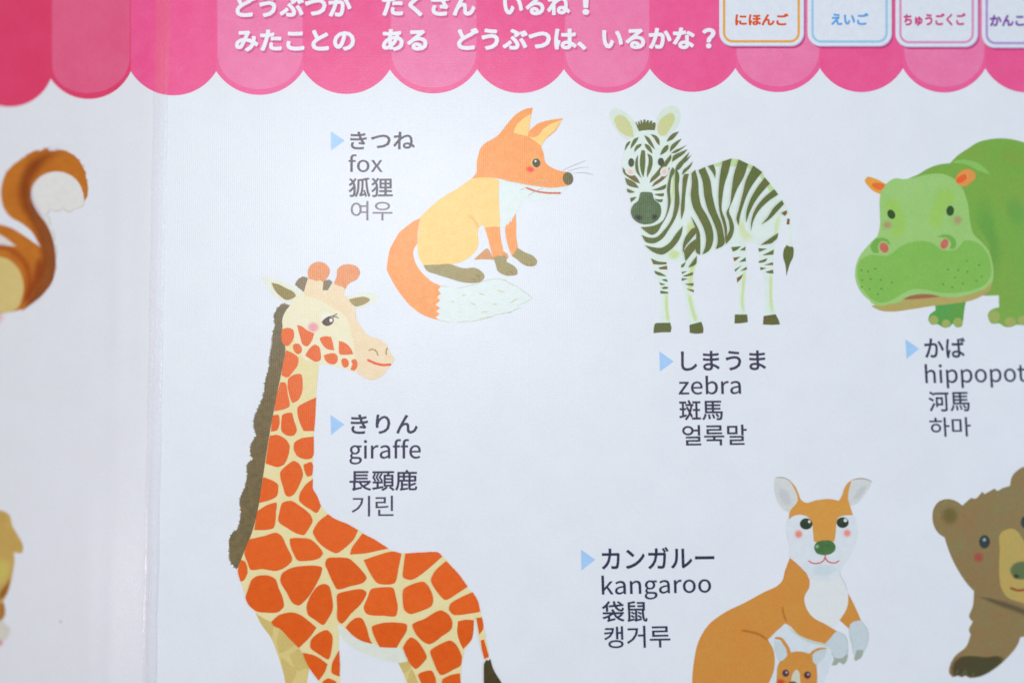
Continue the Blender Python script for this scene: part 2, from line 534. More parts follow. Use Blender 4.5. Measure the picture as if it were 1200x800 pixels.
def char_mesh(ch, thick):
    """one character as flat faces; its strokes are widened all round by thick, which also rounds them"""
    if (ch, thick) in _chars:
        return _chars[(ch, thick)]
    adv, loops = outline_of(ch)
    vs, ed, fs = [], [], []
    for lp in loops:
        b = len(vs)
        vs += [Vector(q) for q in lp]
        ed += [(b + i, b + (i + 1) % len(lp)) for i in range(len(lp))]
    if thick > 0:
        for lp in loops:
            n = len(lp)
            for i in range(n):
                (x0, y0), (x1, y1) = lp[i], lp[(i + 1) % n]
                L = math.hypot(x1 - x0, y1 - y0)
                if L < 1e-6:
                    continue
                nx, ny = -(y1 - y0) / L * thick, (x1 - x0) / L * thick
                b = len(vs)
                vs += [Vector((x0 - nx, y0 - ny)), Vector((x1 - nx, y1 - ny)), Vector((x1 + nx, y1 + ny)), Vector((x0 + nx, y0 + ny))]
                fs.append((b, b + 1, b + 2, b + 3))
                xp, yp = lp[i - 1]
                a = math.atan2(y1 - y0, x1 - x0) - math.atan2(y0 - yp, x0 - xp)
                a = abs((a + math.pi) % (2 * math.pi) - math.pi)
                if a > 0.12:
                    k = 10 if thick > 0.02 else 6
                    b = len(vs)
                    vs += [Vector((x0 + thick * math.cos(2 * math.pi * q / k + .3), y0 + thick * math.sin(2 * math.pi * q / k + .3))) for q in range(k)]
                    fs.append(tuple(range(b, b + k)))
    v, e, f, ov, oe, of = delaunay_2d_cdt(vs, ed, fs, 0, 1e-5)
    keep = []
    for t, src in zip(f, of):
        if src:
            keep.append(tuple(t)); continue
        cx = sum(v[q].x for q in t) / len(t); cy = sum(v[q].y for q in t) / len(t)
        if winding(cx, cy, loops) != 0:
            keep.append(tuple(t))
    _chars[(ch, thick)] = (adv, [(q.x, q.y) for q in v], keep)
    return _chars[(ch, thick)]
def glyph_mesh(text, thick):
    vs, fs, x = [], [], 0.0
    for ch in text:
        adv, v, f = char_mesh(ch, thick)
        used = {}
        for t in f:
            row = []
            for q in t:
                if q not in used:
                    used[q] = len(vs); vs.append((v[q][0] + x, v[q][1]))
                row.append(used[q])
            fs.append(tuple(row))
        x += adv
    return vs, fs
def W(parent, name, mat, text, x0, y0, x1, y1, rise=0.0, lean=0.0, thick=0.0, up=None, shift=(0, 0), label=None):
    """a line of lettering whose ink fills the box (x0, y0)-(x1, y1); rise lifts its right end, lean pushes its top to the left"""
    vs, fs = glyph_mesh(text, thick)
    a0 = min(v[0] for v in vs); a1 = max(v[0] for v in vs); b0 = min(v[1] for v in vs); b1 = max(v[1] for v in vs)
    pts = []
    for x, y in vs:
        u = (x - a0) / (a1 - a0); v = (y - b0) / (b1 - b0)
        px = x0 + u * (x1 - x0) - lean * v * (y1 - y0)
        py = y1 - v * (y1 - y0) - rise * u
        pts.append((px + shift[0], py + shift[1]))
    lv = level(pts) if up is None else up
    return put(name, [P(a, b, lv) for a, b in pts], fs, mat, parent, label=label)

# ------------------------------------------------------------------ table under the chart
m = bpy.data.materials.new("table_wood"); m.use_nodes = True
n, l = m.node_tree.nodes, m.node_tree.links
p = n['Principled BSDF']; p.inputs['Roughness'].default_value = 0.5
geo = n.new('ShaderNodeNewGeometry'); mp = n.new('ShaderNodeMapping'); mp.inputs['Scale'].default_value = (3, 40, 3)
nz = n.new('ShaderNodeTexNoise'); nz.inputs['Scale'].default_value = 2.5; nz.inputs['Detail'].default_value = 6
cr = n.new('ShaderNodeValToRGB')
cr.color_ramp.elements[0].color = (0.20, 0.115, 0.06, 1); cr.color_ramp.elements[1].color = (0.42, 0.28, 0.16, 1)
l.new(geo.outputs['Position'], mp.inputs[0]); l.new(mp.outputs[0], nz.inputs['Vector']); l.new(nz.outputs['Fac'], cr.inputs[0]); l.new(cr.outputs[0], p.inputs['Base Color'])
def slab(x0, x1, y0, y1, z0, z1):
    v = [Vector(q) for q in ((x0,y0,z0),(x1,y0,z0),(x1,y1,z0),(x0,y1,z0),(x0,y0,z1),(x1,y0,z1),(x1,y1,z1),(x0,y1,z1))]
    f = [(3,2,1,0),(4,5,6,7),(0,1,5,4),(1,2,6,5),(2,3,7,6),(3,0,4,7)]
    return v, f
v, f = slab(-0.9, 0.9, -0.6, 0.6, -0.075, -0.045)
top = put("tabletop", v, f, m, None)
top['kind'] = 'structure'

# ------------------------------------------------------------------ the two vinyl panels
VINYL = ink((229, 232, 238), (232, 235, 241), mottle=60)
def panel(side, label):
    """a sheet 1.2 mm thick with a face, a back and edges, ending in the fold"""
    cols, rows = [], []
    y = -420.0
    while y <= 1260:
        rows.append(y); y += 20
    if side < 0:
        xs = [-480 + i * 20 for i in range(26)]          # to 20
        t = [i / 44.0 for i in range(1, 45)]
    else:
        xs = [1640 - i * 20 for i in range(70)]          # down to 260
        t = [i / 12.0 for i in range(1, 13)]
    verts, faces = [], []
    nc = len(xs) + len(t)
    for up in (0.0, -1.2):
        for y in rows:
            fx = fold_x(y)
            for x in xs + [xs[-1] + (fx - xs[-1]) * q for q in t]:
                verts.append(P(x, y, up))
    nr = len(rows); N = nr * nc
    for r in range(nr - 1):
        for c in range(nc - 1):
            a = r * nc + c
            faces.append((a, a + 1, a + nc + 1, a + nc))
            faces.append((N + a, N + a + nc, N + a + nc + 1, N + a + 1))
    for c in range(nc - 1):
        faces.append((c, N + c, N + c + 1, c + 1))
        a = (nr - 1) * nc + c
        faces.append((a, a + 1, N + a + 1, N + a))
    for r in range(nr - 1):
        a = r * nc
        faces.append((a, a + nc, N + a + nc, N + a))
    o = put("panel", verts, faces, VINYL if side > 0 else ink((230, 231, 236), (232, 233, 239), mottle=60, coat=0.2), chart, label=label)
    me = o.data
    if side < 0 and me.polygons[0].normal.z < 0 or side > 0 and me.polygons[0].normal.z < 0:
        me.flip_normals()
    for q in me.polygons:
        q.use_smooth = abs(q.normal.z) > 0.5
    return o
panel(-1, "narrow white panel tilting away beyond the welded fold")
panel(1, "broad white panel carrying the fox, zebra, giraffe and kangaroo")

# ------------------------------------------------------------------ pink scalloped awning
aw = holder("awning", chart, 600, 40, "pink scalloped awning stripe printed along the top edge")
cusp = [(-129, 98), (-35, 97), (59.5, 92.5), (153.2, 83.7), (253.4, 83.7), (355.5, 82.5), (457, 81.8), (559.1, 81.3), (660.8, 81.3), (761.7, 80.8),
        (861.8, 80.2), (961, 80.2), (1058.2, 80.2), (1154.7, 80.4), (1252, 81), (1350, 82), (1448, 83), (1546, 84)]
sag = [28, 30.5, 28, 28.3, 28.3, 28.2, 28.2, 28, 28, 27.4, 28, 28, 28.4, 28, 28, 28, 28]
def arc(a, b, s, n=30):
    L = math.hypot(b[0] - a[0], b[1] - a[1])
    r = (L * L / 4 + s * s) / (2 * s)
    cx, cy = (a[0] + b[0]) / 2, (a[1] + b[1]) / 2
    dx, dy = (b[0] - a[0]) / L, (b[1] - a[1]) / L
    nx, ny = -dy, dx                                      # downwards on the chart
    ox, oy = cx - nx * (r - s), cy - ny * (r - s)
    a0 = math.asin(min(1, L / 2 / r))
    if s > r: a0 = math.pi - a0
    out = []
    for i in range(n + 1):
        t = -a0 + 2 * a0 * i / n
        out.append((ox + r * (math.sin(t) * dx + math.cos(t) * nx), oy + r * (math.sin(t) * dy + math.cos(t) * ny)))
    return out
DEEP = ink((239, 86, 144), (241, 95, 151), mottle=150)
DEEPR = ink((226, 64, 106), (228, 70, 112), mottle=90)  # redder left scallops: the dim warm light there is put into the ink
PALE = ink((239, 120, 168), (241, 129, 174), mottle=150)
PALER = ink((229, 94, 134), (231, 101, 140), mottle=90)  # the same reddened light painted into the paler left stripes
RIM = ink((241, 98, 154), mottle=150)
def vline(x, y0, y1, step=14):
    n = max(1, int(abs(y1 - y0) / step))
    return [(x, y0 + (y1 - y0) * i / n) for i in range(n + 1)]
def hline(y, x0, x1, step=6):
    n = max(1, int(abs(x1 - x0) / step))
    return [(x0 + (x1 - x0) * i / n, y) for i in range(n + 1)]
YT = -300.0
for i in range(len(cusp) - 1):
    a, b = cusp[i], cusp[i + 1]
    light = (i % 2 == 0)
    red = b[0] < 170
    low = arc(a, b, sag[i])
    poly = vline(a[0], YT, a[1])[:-1] + low + vline(b[0], b[1], YT)[1:-1] + hline(YT, b[0], a[0])[:-1]
    bx0, bx1 = a[0], b[0]
    _boxes.append((bx0 + 1.5, bx1 - 1.5, YT, 112, 1))
    fill(aw, "scallop", (DEEPR if red else (RIM if light else DEEP)), poly, lv=STEP)
    if light:
        xl, xr = a[0] + 1.5, b[0] - 1.0
        yc = max(a[1], b[1]) - 24
        mid = low[len(low) // 2]
        ry = mid[1] - 6.8 - yc
        el = []
        for k in range(31):
            t = math.pi * k / 30
            el.append(((xl + xr) / 2 - (xr - xl) / 2 * math.cos(t), yc + ry * math.sin(t) ** 0.86 + (b[1] - a[1]) * (k / 30 - .5)))
        poly = vline(xl, YT + 1, el[0][1])[:-1] + el + vline(xr, el[-1][1], YT + 1)[1:-1] + hline(YT + 1, xr, xl)[:-1]
        _boxes.append((xl, xr, YT, 105, 2))
        fill(aw, "scallop_stripe", PALER if red else PALE, poly, lv=2 * STEP)

# title: white rounded lettering with a printed drop shadow
ttl = holder("title", chart, 550, 30, "two lines of white rounded Japanese lettering on the awning")
WHITE = ink((240, 240, 246)); SHADE = ink((206, 82, 140), coverage=0.75, rough=0.4)
SHADE = ink((214, 92, 146))
rows = [("どうぶつが", 276, -6.5, 412.5, 20.5, 0.3), ("たくさん", 447.5, -7, 557, 19.8, 0.3), ("いるね", 589.4, -7.2, 668, 18.4, 0.3), ("！", 682.5, -9.5, 690.5, 17.8, 0),
        ("みたことの", 275.3, 35, 416, 60.7, 0.3), ("ある", 447.5, 34.4, 501, 60, 0.2), ("どうぶつは、", 535.6, 33, 687, 59.2, 0.3), ("いるかな", 705.6, 32.8, 814, 58.2, 0.3), ("？", 823, 33, 838.5, 57, 0)]
for s, x0, y0, x1, y1, rise in rows:
    _boxes.append((x0, x1 + 4, y0, y1 + 4, 2))
    W(ttl, "lettering_shadow", SHADE, s, x0, y0, x1, y1, rise, 0, 0.046, up=3 * STEP, shift=(1.6, 2.6))
    W(ttl, "lettering", WHITE, s, x0, y0, x1, y1, rise, 0, 0.040, up=4 * STEP)

# language buttons
def round_rect(x0, y0, x1, y1, r, n=8):
    out = []
    for cx, cy, a in ((x1 - r, y1 - r, 0), (x0 + r, y1 - r, 90), (x0 + r, y0 + r, 180), (x1 - r, y0 + r, 270)):
        for k in range(n + 1):
            t = R(a + 90 * k / n)
            out.append((cx + r * math.cos(t), cy + r * math.sin(t)))
    return out
def ring(parent, name, mat, x0, y0, x1, y1, r, w, up):
    a = round_rect(x0, y0, x1, y1, r); b = round_rect(x0 + w, y0 + w, x1 - w, y1 - w, r - w)
    n = len(a)
    return put(name, [P(q[0], q[1], up) for q in a + b], [(i, (i + 1) % n, n + (i + 1) % n, n + i) for i in range(n)], mat, parent)
btn = [("にほんご", 842.8, 941.6, 53.6, (238, 168, 72), (224, 84, 28), 861.5, 16, 924, 30.2, 0.0, "white button with an orange frame and orange lettering"),
       ("えいご", 946.4, 1044.6, 53.8, (160, 202, 232), (98, 164, 224), 974, 15.4, 1017.7, 29.8, 0.0, "white button with a pale blue frame and blue lettering"),
       ("ちゅうごくご", 1049.4, 1145.6, 54.6, (222, 150, 192), (208, 62, 128), 1058.8, 16, 1131.6, 31.0, 0.4, "white button with a pink frame and magenta lettering"),
       ("かんこくご", 1150.6, 1247, 55.6, (178, 150, 208), (128, 66, 160), 1160, 17, 1231, 31.6, 0.4, "white button with a lilac frame and purple lettering")]
BW = ink((226, 230, 238)); BSH = ink((200, 62, 122), (206, 66, 126), mottle=100); BEDGE = ink((168, 184, 214))
for s, x0, x1, yb, fc, tc, tx0, ty0, tx1, ty1, rise, lab in btn:
    h = holder("language_button", chart, (x0 + x1) / 2, 10, lab)
    _boxes.append((x0, x1, -45, 60, 2))
    fill(h, "button_shadow", BSH, round_rect(x0 + 3, -38, x1 + 2.2, yb + 3.4, 15), lv=3 * STEP)
    fill(h, "button_edge", BEDGE, round_rect(x0 + .3, -40, x1 + .9, yb + 1.1, 15), lv=4 * STEP)
    fill(h, "button_face", BW, round_rect(x0, -40, x1, yb, 15), lv=5 * STEP)
    ring(h, "button_frame", ink(fc), x0 + 4.4, -36, x1 - 4.2, yb - 3.4, 11.5, 2.8, 6 * STEP)
    W(h, "lettering", ink(tc), s, tx0, ty0, tx1, ty1, rise, 0, 0.044, up=6 * STEP)

# ------------------------------------------------------------------ captions
def caption(label, tri, lines, col, lean, kthick=0.004, kcol=None):
    cx, cy = lines[1][1], lines[1][2]
    h = holder("caption", chart, cx, cy, label)
    fill(h, "arrow_marker", ink((168, 206, 245)), [tuple(q) for q in tri])
    for i, (s, x0, y0, x1, y1, rise) in enumerate(lines):
        c = kcol if (kcol and i == 3) else col
        th = (0.019, 0.013, 0.015, kthick + 0.005)[i]
        W(h, "text_line", ink(c), s, x0, y0, x1, y1, rise, lean, th)
caption("fox caption in four languages beside a blue arrow", [(387.8, 154), (387.8, 176.5), (404.1, 165)],
        [("きつね", 410.3, 154.4, 486.3, 175.4, 0), ("fox", 408.4, 181, 448.4, 202, 0), ("狐狸", 408.4, 208.4, 460.4, 231.3, 0.4), ("여우", 410.9, 235.6, 460, 258.4, 0)],
        (84, 76, 88), 0.0, 0.0, (128, 116, 126))  # last line's ink is lightened: the glare washing it out is painted in
caption("giraffe caption in four languages beside a blue arrow", [(387.2, 485.8), (387.8, 509.8), (403.8, 497.2)],
        [("きりん", 410.9, 485.4, 489.6, 508.4, 0.2), ("giraffe", 409.4, 514.4, 493.2, 544.1, 0.3), ("長頸鹿", 409.4, 550.5, 489, 575, 0.3), ("기린", 412.2, 580.6, 461.3, 605, 0.3)],
        (56, 52, 82), 0.0, 0.0, (76, 70, 98))
caption("zebra caption in four languages beside a blue arrow", [(772.5, 411.4), (773.4, 435.4), (789.6, 423.4)],
        [("しまうま", 798.4, 411.2, 897.8, 434.6, 0.9), ("zebra", 795.4, 440.4, 868.6, 462.5, 0.8), ("斑馬", 796.2, 468.6, 847.4, 492.5, 0.4), ("얼룩말", 799.8, 498, 875.7, 522.2, 0.9)],
        (62, 58, 82), 0.03, 0.006)
caption("hippopotamus caption running off the chart's right side", [(1060.9, 397.3), (1062.3, 420.5), (1077.1, 408.6)],
        [("かば", 1084, 395.6, 1131.9, 419.6, 0.3), ("hippopotamus", 1085.0, 426.4, 1274.0, 455.2, 3.0), ("河馬", 1089, 458.6, 1136.9, 482.3, 0.6), ("하마", 1090, 489, 1138.5, 511.8, 0.6)],
        (58, 62, 84), 0.06, 0.004)
caption("kangaroo caption in four languages beside a blue arrow", [(680.8, 643.5), (681.4, 668.1), (697.6, 655.4)],
        [("カンガルー", 705.3, 641.4, 837.6, 667.2, 1.6), ("kangaroo", 705.5, 673.9, 833.9, 703.2, 2.6), ("袋鼠", 705.8, 704.0, 759.1, 728.7, 0.6), ("캥거루", 708.4, 733.4, 786, 759.4, 1.4)],
        (48, 50, 78), 0.03, 0.004)

# ================================================================== illustrations
rnd = random.Random(4)
# inks that others are airbrushed onto
ZMUZ = ink((98, 128, 78)); KEAR = ink((216, 216, 214)); KNOSE = ink((70, 124, 64)); BMUZ = ink((196, 164, 92), (188, 166, 92), mottle=160)
BNOSE = ink((104, 116, 74)); BEYE = ink((54, 66, 66)); OHEAD = ink((204, 168, 92), (196, 160, 84), mottle=160)
# drawing frames: origin and scale of each enlarged drawing
A_ = (540, 110, 6.6667); B_ = (440, 190, 5); C_ = (440, 240, 5)
D_ = (700, 110, 6.6667); E_ = (700, 180, 6.6667); F_ = (780, 170, 6.6667); G_ = (740, 280, 5.714)
H_ = (300, 290, 6.6667); I_ = (300, 360, 6.6667); J_ = (260, 460, 6.6667); K_ = (260, 560, 6.6667)
L_ = (260, 680, 6.6667); M_ = (420, 620, 6.6667); N_ = (420, 680, 6.6667)
O_ = (1000, 150, 6); P_ = (1000, 260, 6)
Q_ = (860, 550, 6.6667); R_ = (800, 640, 5); S_ = (880, 710, 8.889)
U_ = (1080, 600, 10); V_ = (1080, 680, 6.6667); W_ = (0, 160, 8); X_ = (0, 260, 6.6667); Z_ = (0, 0, 1)

# ------------------------------------------------------------------ fox
fox = holder("fox_illustration", chart, 575, 260, "printed orange fox sitting with its white tipped tail curled round")
ORG = ink((248, 154, 76), (251, 162, 84), mottle=300)
YEL = ink((250, 206, 118), (252, 212, 130), mottle=300)
PAW = ink((158, 142, 88), (166, 150, 94), mottle=400)
BIB = ink((226, 236, 233))
LINE = ink((158, 158, 140)); DASH = ink((214, 200, 130)); WHISK = ink((176, 174, 178))
S(fox, "tail", ORG, C_, "262 78!,225 95,180 128,140 160!,110 210,85 260,72 320,65 380!,100 450,160 540,215 600,280 645,330 665,385 678!,376 640,386 600,378 550,388 510,384 475!,340 455,290 415,245 360,225 310,222 270,245 225!,247 160")
S(fox, "tail_tip", BIB, C_, "385 475!,420 480,470 490,560 472,640 445,700 435,780 450,840 485,880 515,920 545!,870 590,820 615,740 635,640 665,560 685,500 690,440 688,385 678!,352 660!,376 640!,356 622!,380 605!,352 585!,380 560!,360 540!,384 520!,366 498!")
st = []
for i in range(120):
    t = rnd.uniform(0, 1); s = rnd.uniform(0, 1)
    spine = smooth(pts_of("195 150,150 250,140 350,190 470,260 560,350 590", C_), closed=False)
    q = spine[int(t * (len(spine) - 1))]
    a = rnd.uniform(0.5, 1.4); q = (q[0] + rnd.uniform(-11, 11), q[1] + rnd.uniform(-9, 9))
    st.append([q, (q[0] + math.cos(a) * rnd.uniform(2, 5), q[1] + math.sin(a) * rnd.uniform(2, 5))])
bundle(fox, "tail_fur", ink((253, 184, 126)), PAGE, st, 0.55)
bundle(fox, "tail_tip_fur", DASH, C_, ["440 566,465 568", "505 531,530 528", "605 518,640 528", "715 500,755 512", "555 575,590 585", "685 582,715 582", "790 572,835 548", "620 630,655 625", "475 625,495 628"], 1.3)
bundle(fox, "tail_tip_outline", ink((205, 208, 186)), C_, ["385 475,430 480", "470 490,560 472,640 445", "640 445,700 433,775 445", "750 440,840 485", "840 485,880 515,922 545", "920 545,870 575,830 590", "850 600,780 632", "800 628,690 645", "690 650,605 668", "690 655,560 685", "560 680,480 688", "435 690,385 676"], 0.9)
S(fox, "hind_foot", ink((214, 150, 88)), B_, "575 572!,620 530,655 505,680 540,695 572!,640 570")
S(fox, "hind_foot", ink((226, 156, 90)), B_, "745 520!,775 540,780 555,765 575!,745 560")
S(fox, "body", YEL, B_, "575 90!,620 88,680 90,725 105!,722 200,730 300,728 380!,690 385,640 390!,628 365!,605 385!,600 420,605 470,595 510,560 550,500 585,440 598,360 603,280 603!,260 570,247 510,247 450,262 320!,300 285,380 215,480 155,545 110")
S(fox, "chest_bib", BIB, B_, "725 105!,800 118,890 135,1000 148,1130 140!,1090 180,1040 205,930 228,885 235,845 255,825 300!,812 318,800 335!,792 332!,782 362!,774 358!,765 385!,756 378!,735 398!,728 300")
K(fox, "elbow_shade", ink((244, 178, 112)), B_, "540 305,570 330,592 362,603 392", 14, soft=True, on=YEL)
S(fox, "foreleg", ORG, B_, "640 385!,690 378,728 380!,735 450,748 540,740 565,700 570,690 560!,670 490,655 430")
S(fox, "foreleg", ORG, B_, "762 375!,770 362!,776 372!,790 345!,796 352!,806 325!,822 300!,825 360,825 430,835 500!,820 540,800 550!,780 500,765 440,760 400")
S(fox, "paw", PAW, B_, "690 560!,705 552,720 545,735 552,750 546,765 555,768 585!,800 600,830 630,832 655,800 665,770 665,740 655,715 635,705 600")
S(fox, "paw", PAW, B_, "830 500!,870 525,930 555,948 585,940 602,890 608,860 595,830 570,800 550!,815 530")
S(fox, "paw", PAW, B_, "280 603!,360 600,450 600,480 612,525 622,580 618,615 635,640 670,625 695,570 708,520 705,430 680,350 655,300 635")
bundle(fox, "toe_line", ink((122, 106, 62)), B_, ["583 660,605 668,612 690", "570 680,585 690,580 704", "785 640,800 645,806 660", "762 645,772 652,772 664", "908 590,918 598,915 606", "885 592,892 598,888 610"], 0.9)
S(fox, "head", ORG, A_, "85 662!,120 620,125 540,150 430!,175 400,290 325,360 240,440 155,520 115,562 108!,545 200,535 290!,600 235,700 205,798 192!,740 290,660 360,628 408!,645 460,668 545,700 570,800 607,840 612,870 640,872 690,850 712,780 728,700 735,600 722,520 712,440 695,380 685,310 665,240 655,150 655")
bundle(fox, "cheek_fur", BIB, A_, [f"{x} {y+14},{x+4} {y-9}" for x, y in [(315, 672), (335, 676), (356, 682), (380, 688), (405, 693), (432, 699), (458, 703), (486, 710), (515, 716), (545, 720), (575, 724), (605, 727), (640, 733), (675, 738), (710, 739), (745, 737), (780, 732), (812, 724), (838, 716)]], 1.4)
S(fox, "ear_lining", YEL, A_, "548 158!,480 200,430 255,412 305!,470 320,525 332!,538 250")
S(fox, "ear_lining", YEL, A_, "792 202!,700 238,650 270,600 328,562 342,530 335!,580 372,630 407!,660 355,735 285")
SE(fox, "cheek_blush", ink((246, 96, 66)), A_, 542, 590, 46, 32, 10, 0.3, on=ORG)
E(fox, "eye_ring", ink((236, 190, 84)), A_, 582, 538, 38, 38)
E(fox, "eye", ink((62, 60, 30)), A_, 590, 540, 31, 35, -12)
E(fox, "eye_glint", ink((238, 238, 232)), A_, 584, 526, 8, 8)
E(fox, "nose", ink((102, 92, 46), (110, 100, 52), mottle=500), A_, 838, 662, 41, 51, -8)
K(fox, "mouth", ink((214, 100, 72)), A_, "517 736,560 752,600 763,690 775,776 775", 15)
bundle(fox, "whisker", WHISK, A_, ["795 598,880 560,980 520", "840 604,920 580,1000 573", "870 622,950 615,1035 632", "458 755,520 728", "520 800,580 762,650 735", "560 707,640 686,700 688"], 0.6)
bundle(fox, "whisker_dots", ink((190, 110, 60)), A_, [f"{x} {y},{x+9} {y-2}" for x, y in [(540, 668), (565, 662), (590, 658), (615, 656), (640, 657), (662, 655), (686, 662), (530, 685), (555, 678), (688, 680), (700, 695)]], 0.8)

# ------------------------------------------------------------------ zebra
zeb = holder("zebra_illustration", chart, 822, 260, "printed green striped zebra foal standing and facing forward")
PALEZ = ink((220, 233, 224), (226, 237, 230), mottle=300)
STR = ink((92, 112, 56), (112, 112, 62), mottle=230)
STRB = ink((140, 92, 50), (104, 108, 56), mottle=160)
SHZ = ink((202, 221, 158))
HOOF = ink((112, 98, 60), (92, 112, 58), mottle=260)
for s in ("110 95!,150 80,240 90!,245 200,250 350,245 450,262 560!,190 560!,195 480,195 400,190 340,160 220,130 140", "335 140!,390 80,440 80!,430 200,415 330,425 450,465 555!,388 570!,380 500,360 400,340 300,330 200",
          "668 40!,715 -10,765 -20!,775 200,765 330,760 430,770 505!,710 505!,715 420,715 300,690 180", "845 40!,900 -10,965 -20!,955 100,950 240,950 380,965 505!,895 510!,895 400,890 280,860 170"):
    S(zeb, "leg", PALEZ, G_, s)
K(zeb, "tail", PALEZ, F_, "925 470,955 530,970 620,978 720,980 810", 26)
S(zeb, "body", PALEZ, Z_, "783 206!,790 199,796 201!,811 200,825 196,837 192.5,848 188.5,858 186,866 187,877 192,885 195.5,893 202,903 215,913 228,919 238,922 247,916 262,913 275,909 284!,890 286,872 282,858 286,849.7 287,838.7 293,830 298,820 299,812 302,798 305.5,784 304.5,772 303,762 297,755.5 288,751.7 276,749 264!,765 262,778 255!,783 240,781 215")
S(zeb, "mane", PALEZ, D_, "540 375!,590 330,628 305!,610 350,655 355!,625 395,692 405!,660 440,712 440!,690 480,730 485!,700 530,745 535!,720 580,700 630,610 640!,560 560,540 450")
SS(zeb, "coat_tint", SHZ, G_, "230 95,290 60,340 80,335 130,290 148,245 140", 0.3, on=PALEZ)
SS(zeb, "coat_tint", SHZ, E_, "700 520,740 490,775 560,760 640,720 700,690 640", 0.3, on=PALEZ)
SS(zeb, "coat_tint", ink((212, 224, 178)), F_, "560 540,600 560,640 680,720 740,640 790,590 760,560 680", 0.3, on=PALEZ)
SS(zeb, "coat_tint", ink((212, 224, 178)), F_, "860 560,895 500,893 640,880 700,850 790,840 700", 0.3, on=PALEZ)
for s, w in (("235 360,235 450,247 558", 30), ("385 365,405 460,435 560", 34), ("758 200,748 330,742 430,755 505", 26), ("935 235,933 400,945 505", 26), ("430 130,400 220,392 360", 40)):
    K(zeb, "leg_tint", SHZ, G_, s, w, soft=True, on=PALEZ)
for s in ("445 128!,515 105!,570 112!,560 165,515 165,440 150", "645 148!,685 160!,670 190,640 180", "755 210!,775 252!,760 270,735 245", "815 300!,850 345!,830 365,795 330", "380 148!,445 128!,430 160,390 165"):
    S(zeb, "back_tint", ink((196, 220, 160)), F_, s)
K(zeb, "neck_tint", SHZ, D_, "545 375,562 440,575 520,560 580", 34, soft=True, on=PALEZ)
K(zeb, "neck_tint", SHZ, E_, "600 130,595 200,590 300,575 400", 22, soft=True, on=PALEZ)
for s in ("165 562!,260 560!,268 600,262 624!,200 625,148 630!,150 590,155 570", "388 575!,468 553!,482 600,480 630!,430 634,390 628!", "692 505!,775 505!,780 556!,740 563,690 565!", "885 515!,965 503!,985 540,995 572!,940 575,880 572!"):
    S(zeb, "hoof", HOOF, G_, s)
S(zeb, "head", PALEZ, D_, "345 275,270 318,240 370,215 440,197 520,197 580,215 650,235 740,255 790,265 860!,265 925,345 1010!,400 1025,480 1005,530 965,540 860,545 735,575 580,580 480,560 390,530 335,470 290,410 275")
for s in ("105 140,130 115,180 125,230 155,270 190,300 240,305 300,275 345,230 355,180 320,140 270,110 220", "470 290,465 220,490 150,540 105,590 92,635 120,648 180,630 250,590 295,530 335,495 330"):
    S(zeb, "ear", ink((214, 227, 212), (220, 231, 218)), D_, s)
for s in ("135 190,160 168,200 170,240 205,270 260,285 340!,250 335,200 315,150 260", "470 260,490 205,540 165,585 150,605 175,598 220,565 280,520 328,485 320"):
    S(zeb, "ear_lining", ink((204, 210, 146), (210, 208, 152), mottle=300), D_, s)
S(zeb, "forelock", STR, D_, "325 293!,312 262,297 222!,303 220!,320 248!,318 214!,326 214!,338 240!,337 206!,346 206!,354 232!,364 200!,376 202!,378 230!,390 206!,403 208!,402 234!,416 210!,430 212!,426 236!,440 222!,456 228!,455 255,448 285!,385 284")
face = ["262 368!,235 380,218 415,215 448!,235 415,250 395", "325 338!,290 350,265 395,258 432!,285 405,310 370", "345 390!,310 400,290 435,290 458!,315 430,345 402",
        "365 322!,400 340,430 385,452 438!,420 410,385 365", "415 315!,455 325,485 360,487 405!,465 385,445 350", "368 390!,400 400,425 435,432 470!,400 445,375 415",
        "345 442!,365 440,375 490,372 580,360 655!,345 620,333 560,335 490", "318 475!,305 500,295 550,305 610,345 660!,325 600,318 540", "390 468!,420 480,433 530,425 580,388 655!,388 600,400 540,400 500",
        "215 655!,250 670,300 700,325 735!,280 730,235 710", "230 740!,260 750,295 768!,260 775,235 768", "575 470!,578 500,545 560,500 620,450 670,408 698!,415 670,455 620,510 550",
        "540 705!,535 735,480 755,425 750!,460 740", "490 480!,505 440,545 400,555 400!,555 430,520 465"]
for s in face:
    S(zeb, "face_stripe", STR, D_, s)
for s in ("197 570!,215 595,270 620,310 655,335 700!,300 690,240 650,205 620", "565 575!,555 620,510 675,425 728!,440 700,500 650,530 600"):
    S(zeb, "face_stripe", STRB, D_, s)
for s in ("255 348!,290 338,308 338!,285 365,262 382!", "440 318!,480 312,522 310!,520 330,470 330", "445 350!,480 358,512 355!,508 378,475 378"):
    S(zeb, "face_stripe", STR, E_, s)
SE(zeb, "cheek_blush", ink((250, 186, 168), coverage=0.85), D_, 258, 610, 42, 28, 20, 0.1, on=PALEZ)
SE(zeb, "cheek_blush", ink((250, 186, 168), coverage=0.85), D_, 524, 608, 32, 40, 30, 0.1, on=PALEZ)
S(zeb, "muzzle", ink((86, 110, 72), (98, 118, 84), mottle=300), E_, "335 308,385 300,430 308,440 350,490 400,500 450,480 510,430 545,380 553,320 540,275 500,262 440,285 395,318 370,330 330")
SE(zeb, "nostril", ink((78, 82, 66)), E_, 322, 500, 42, 32, 10, 0.2, on=ZMUZ); SE(zeb, "nostril", ink((78, 82, 66)), E_, 448, 494, 36, 30, -10, 0.2, on=ZMUZ)
E(zeb, "eye", ink((72, 80, 60)), D_, 265, 537, 23, 34); E(zeb, "eye", ink((72, 80, 60)), D_, 497, 532, 24, 32)
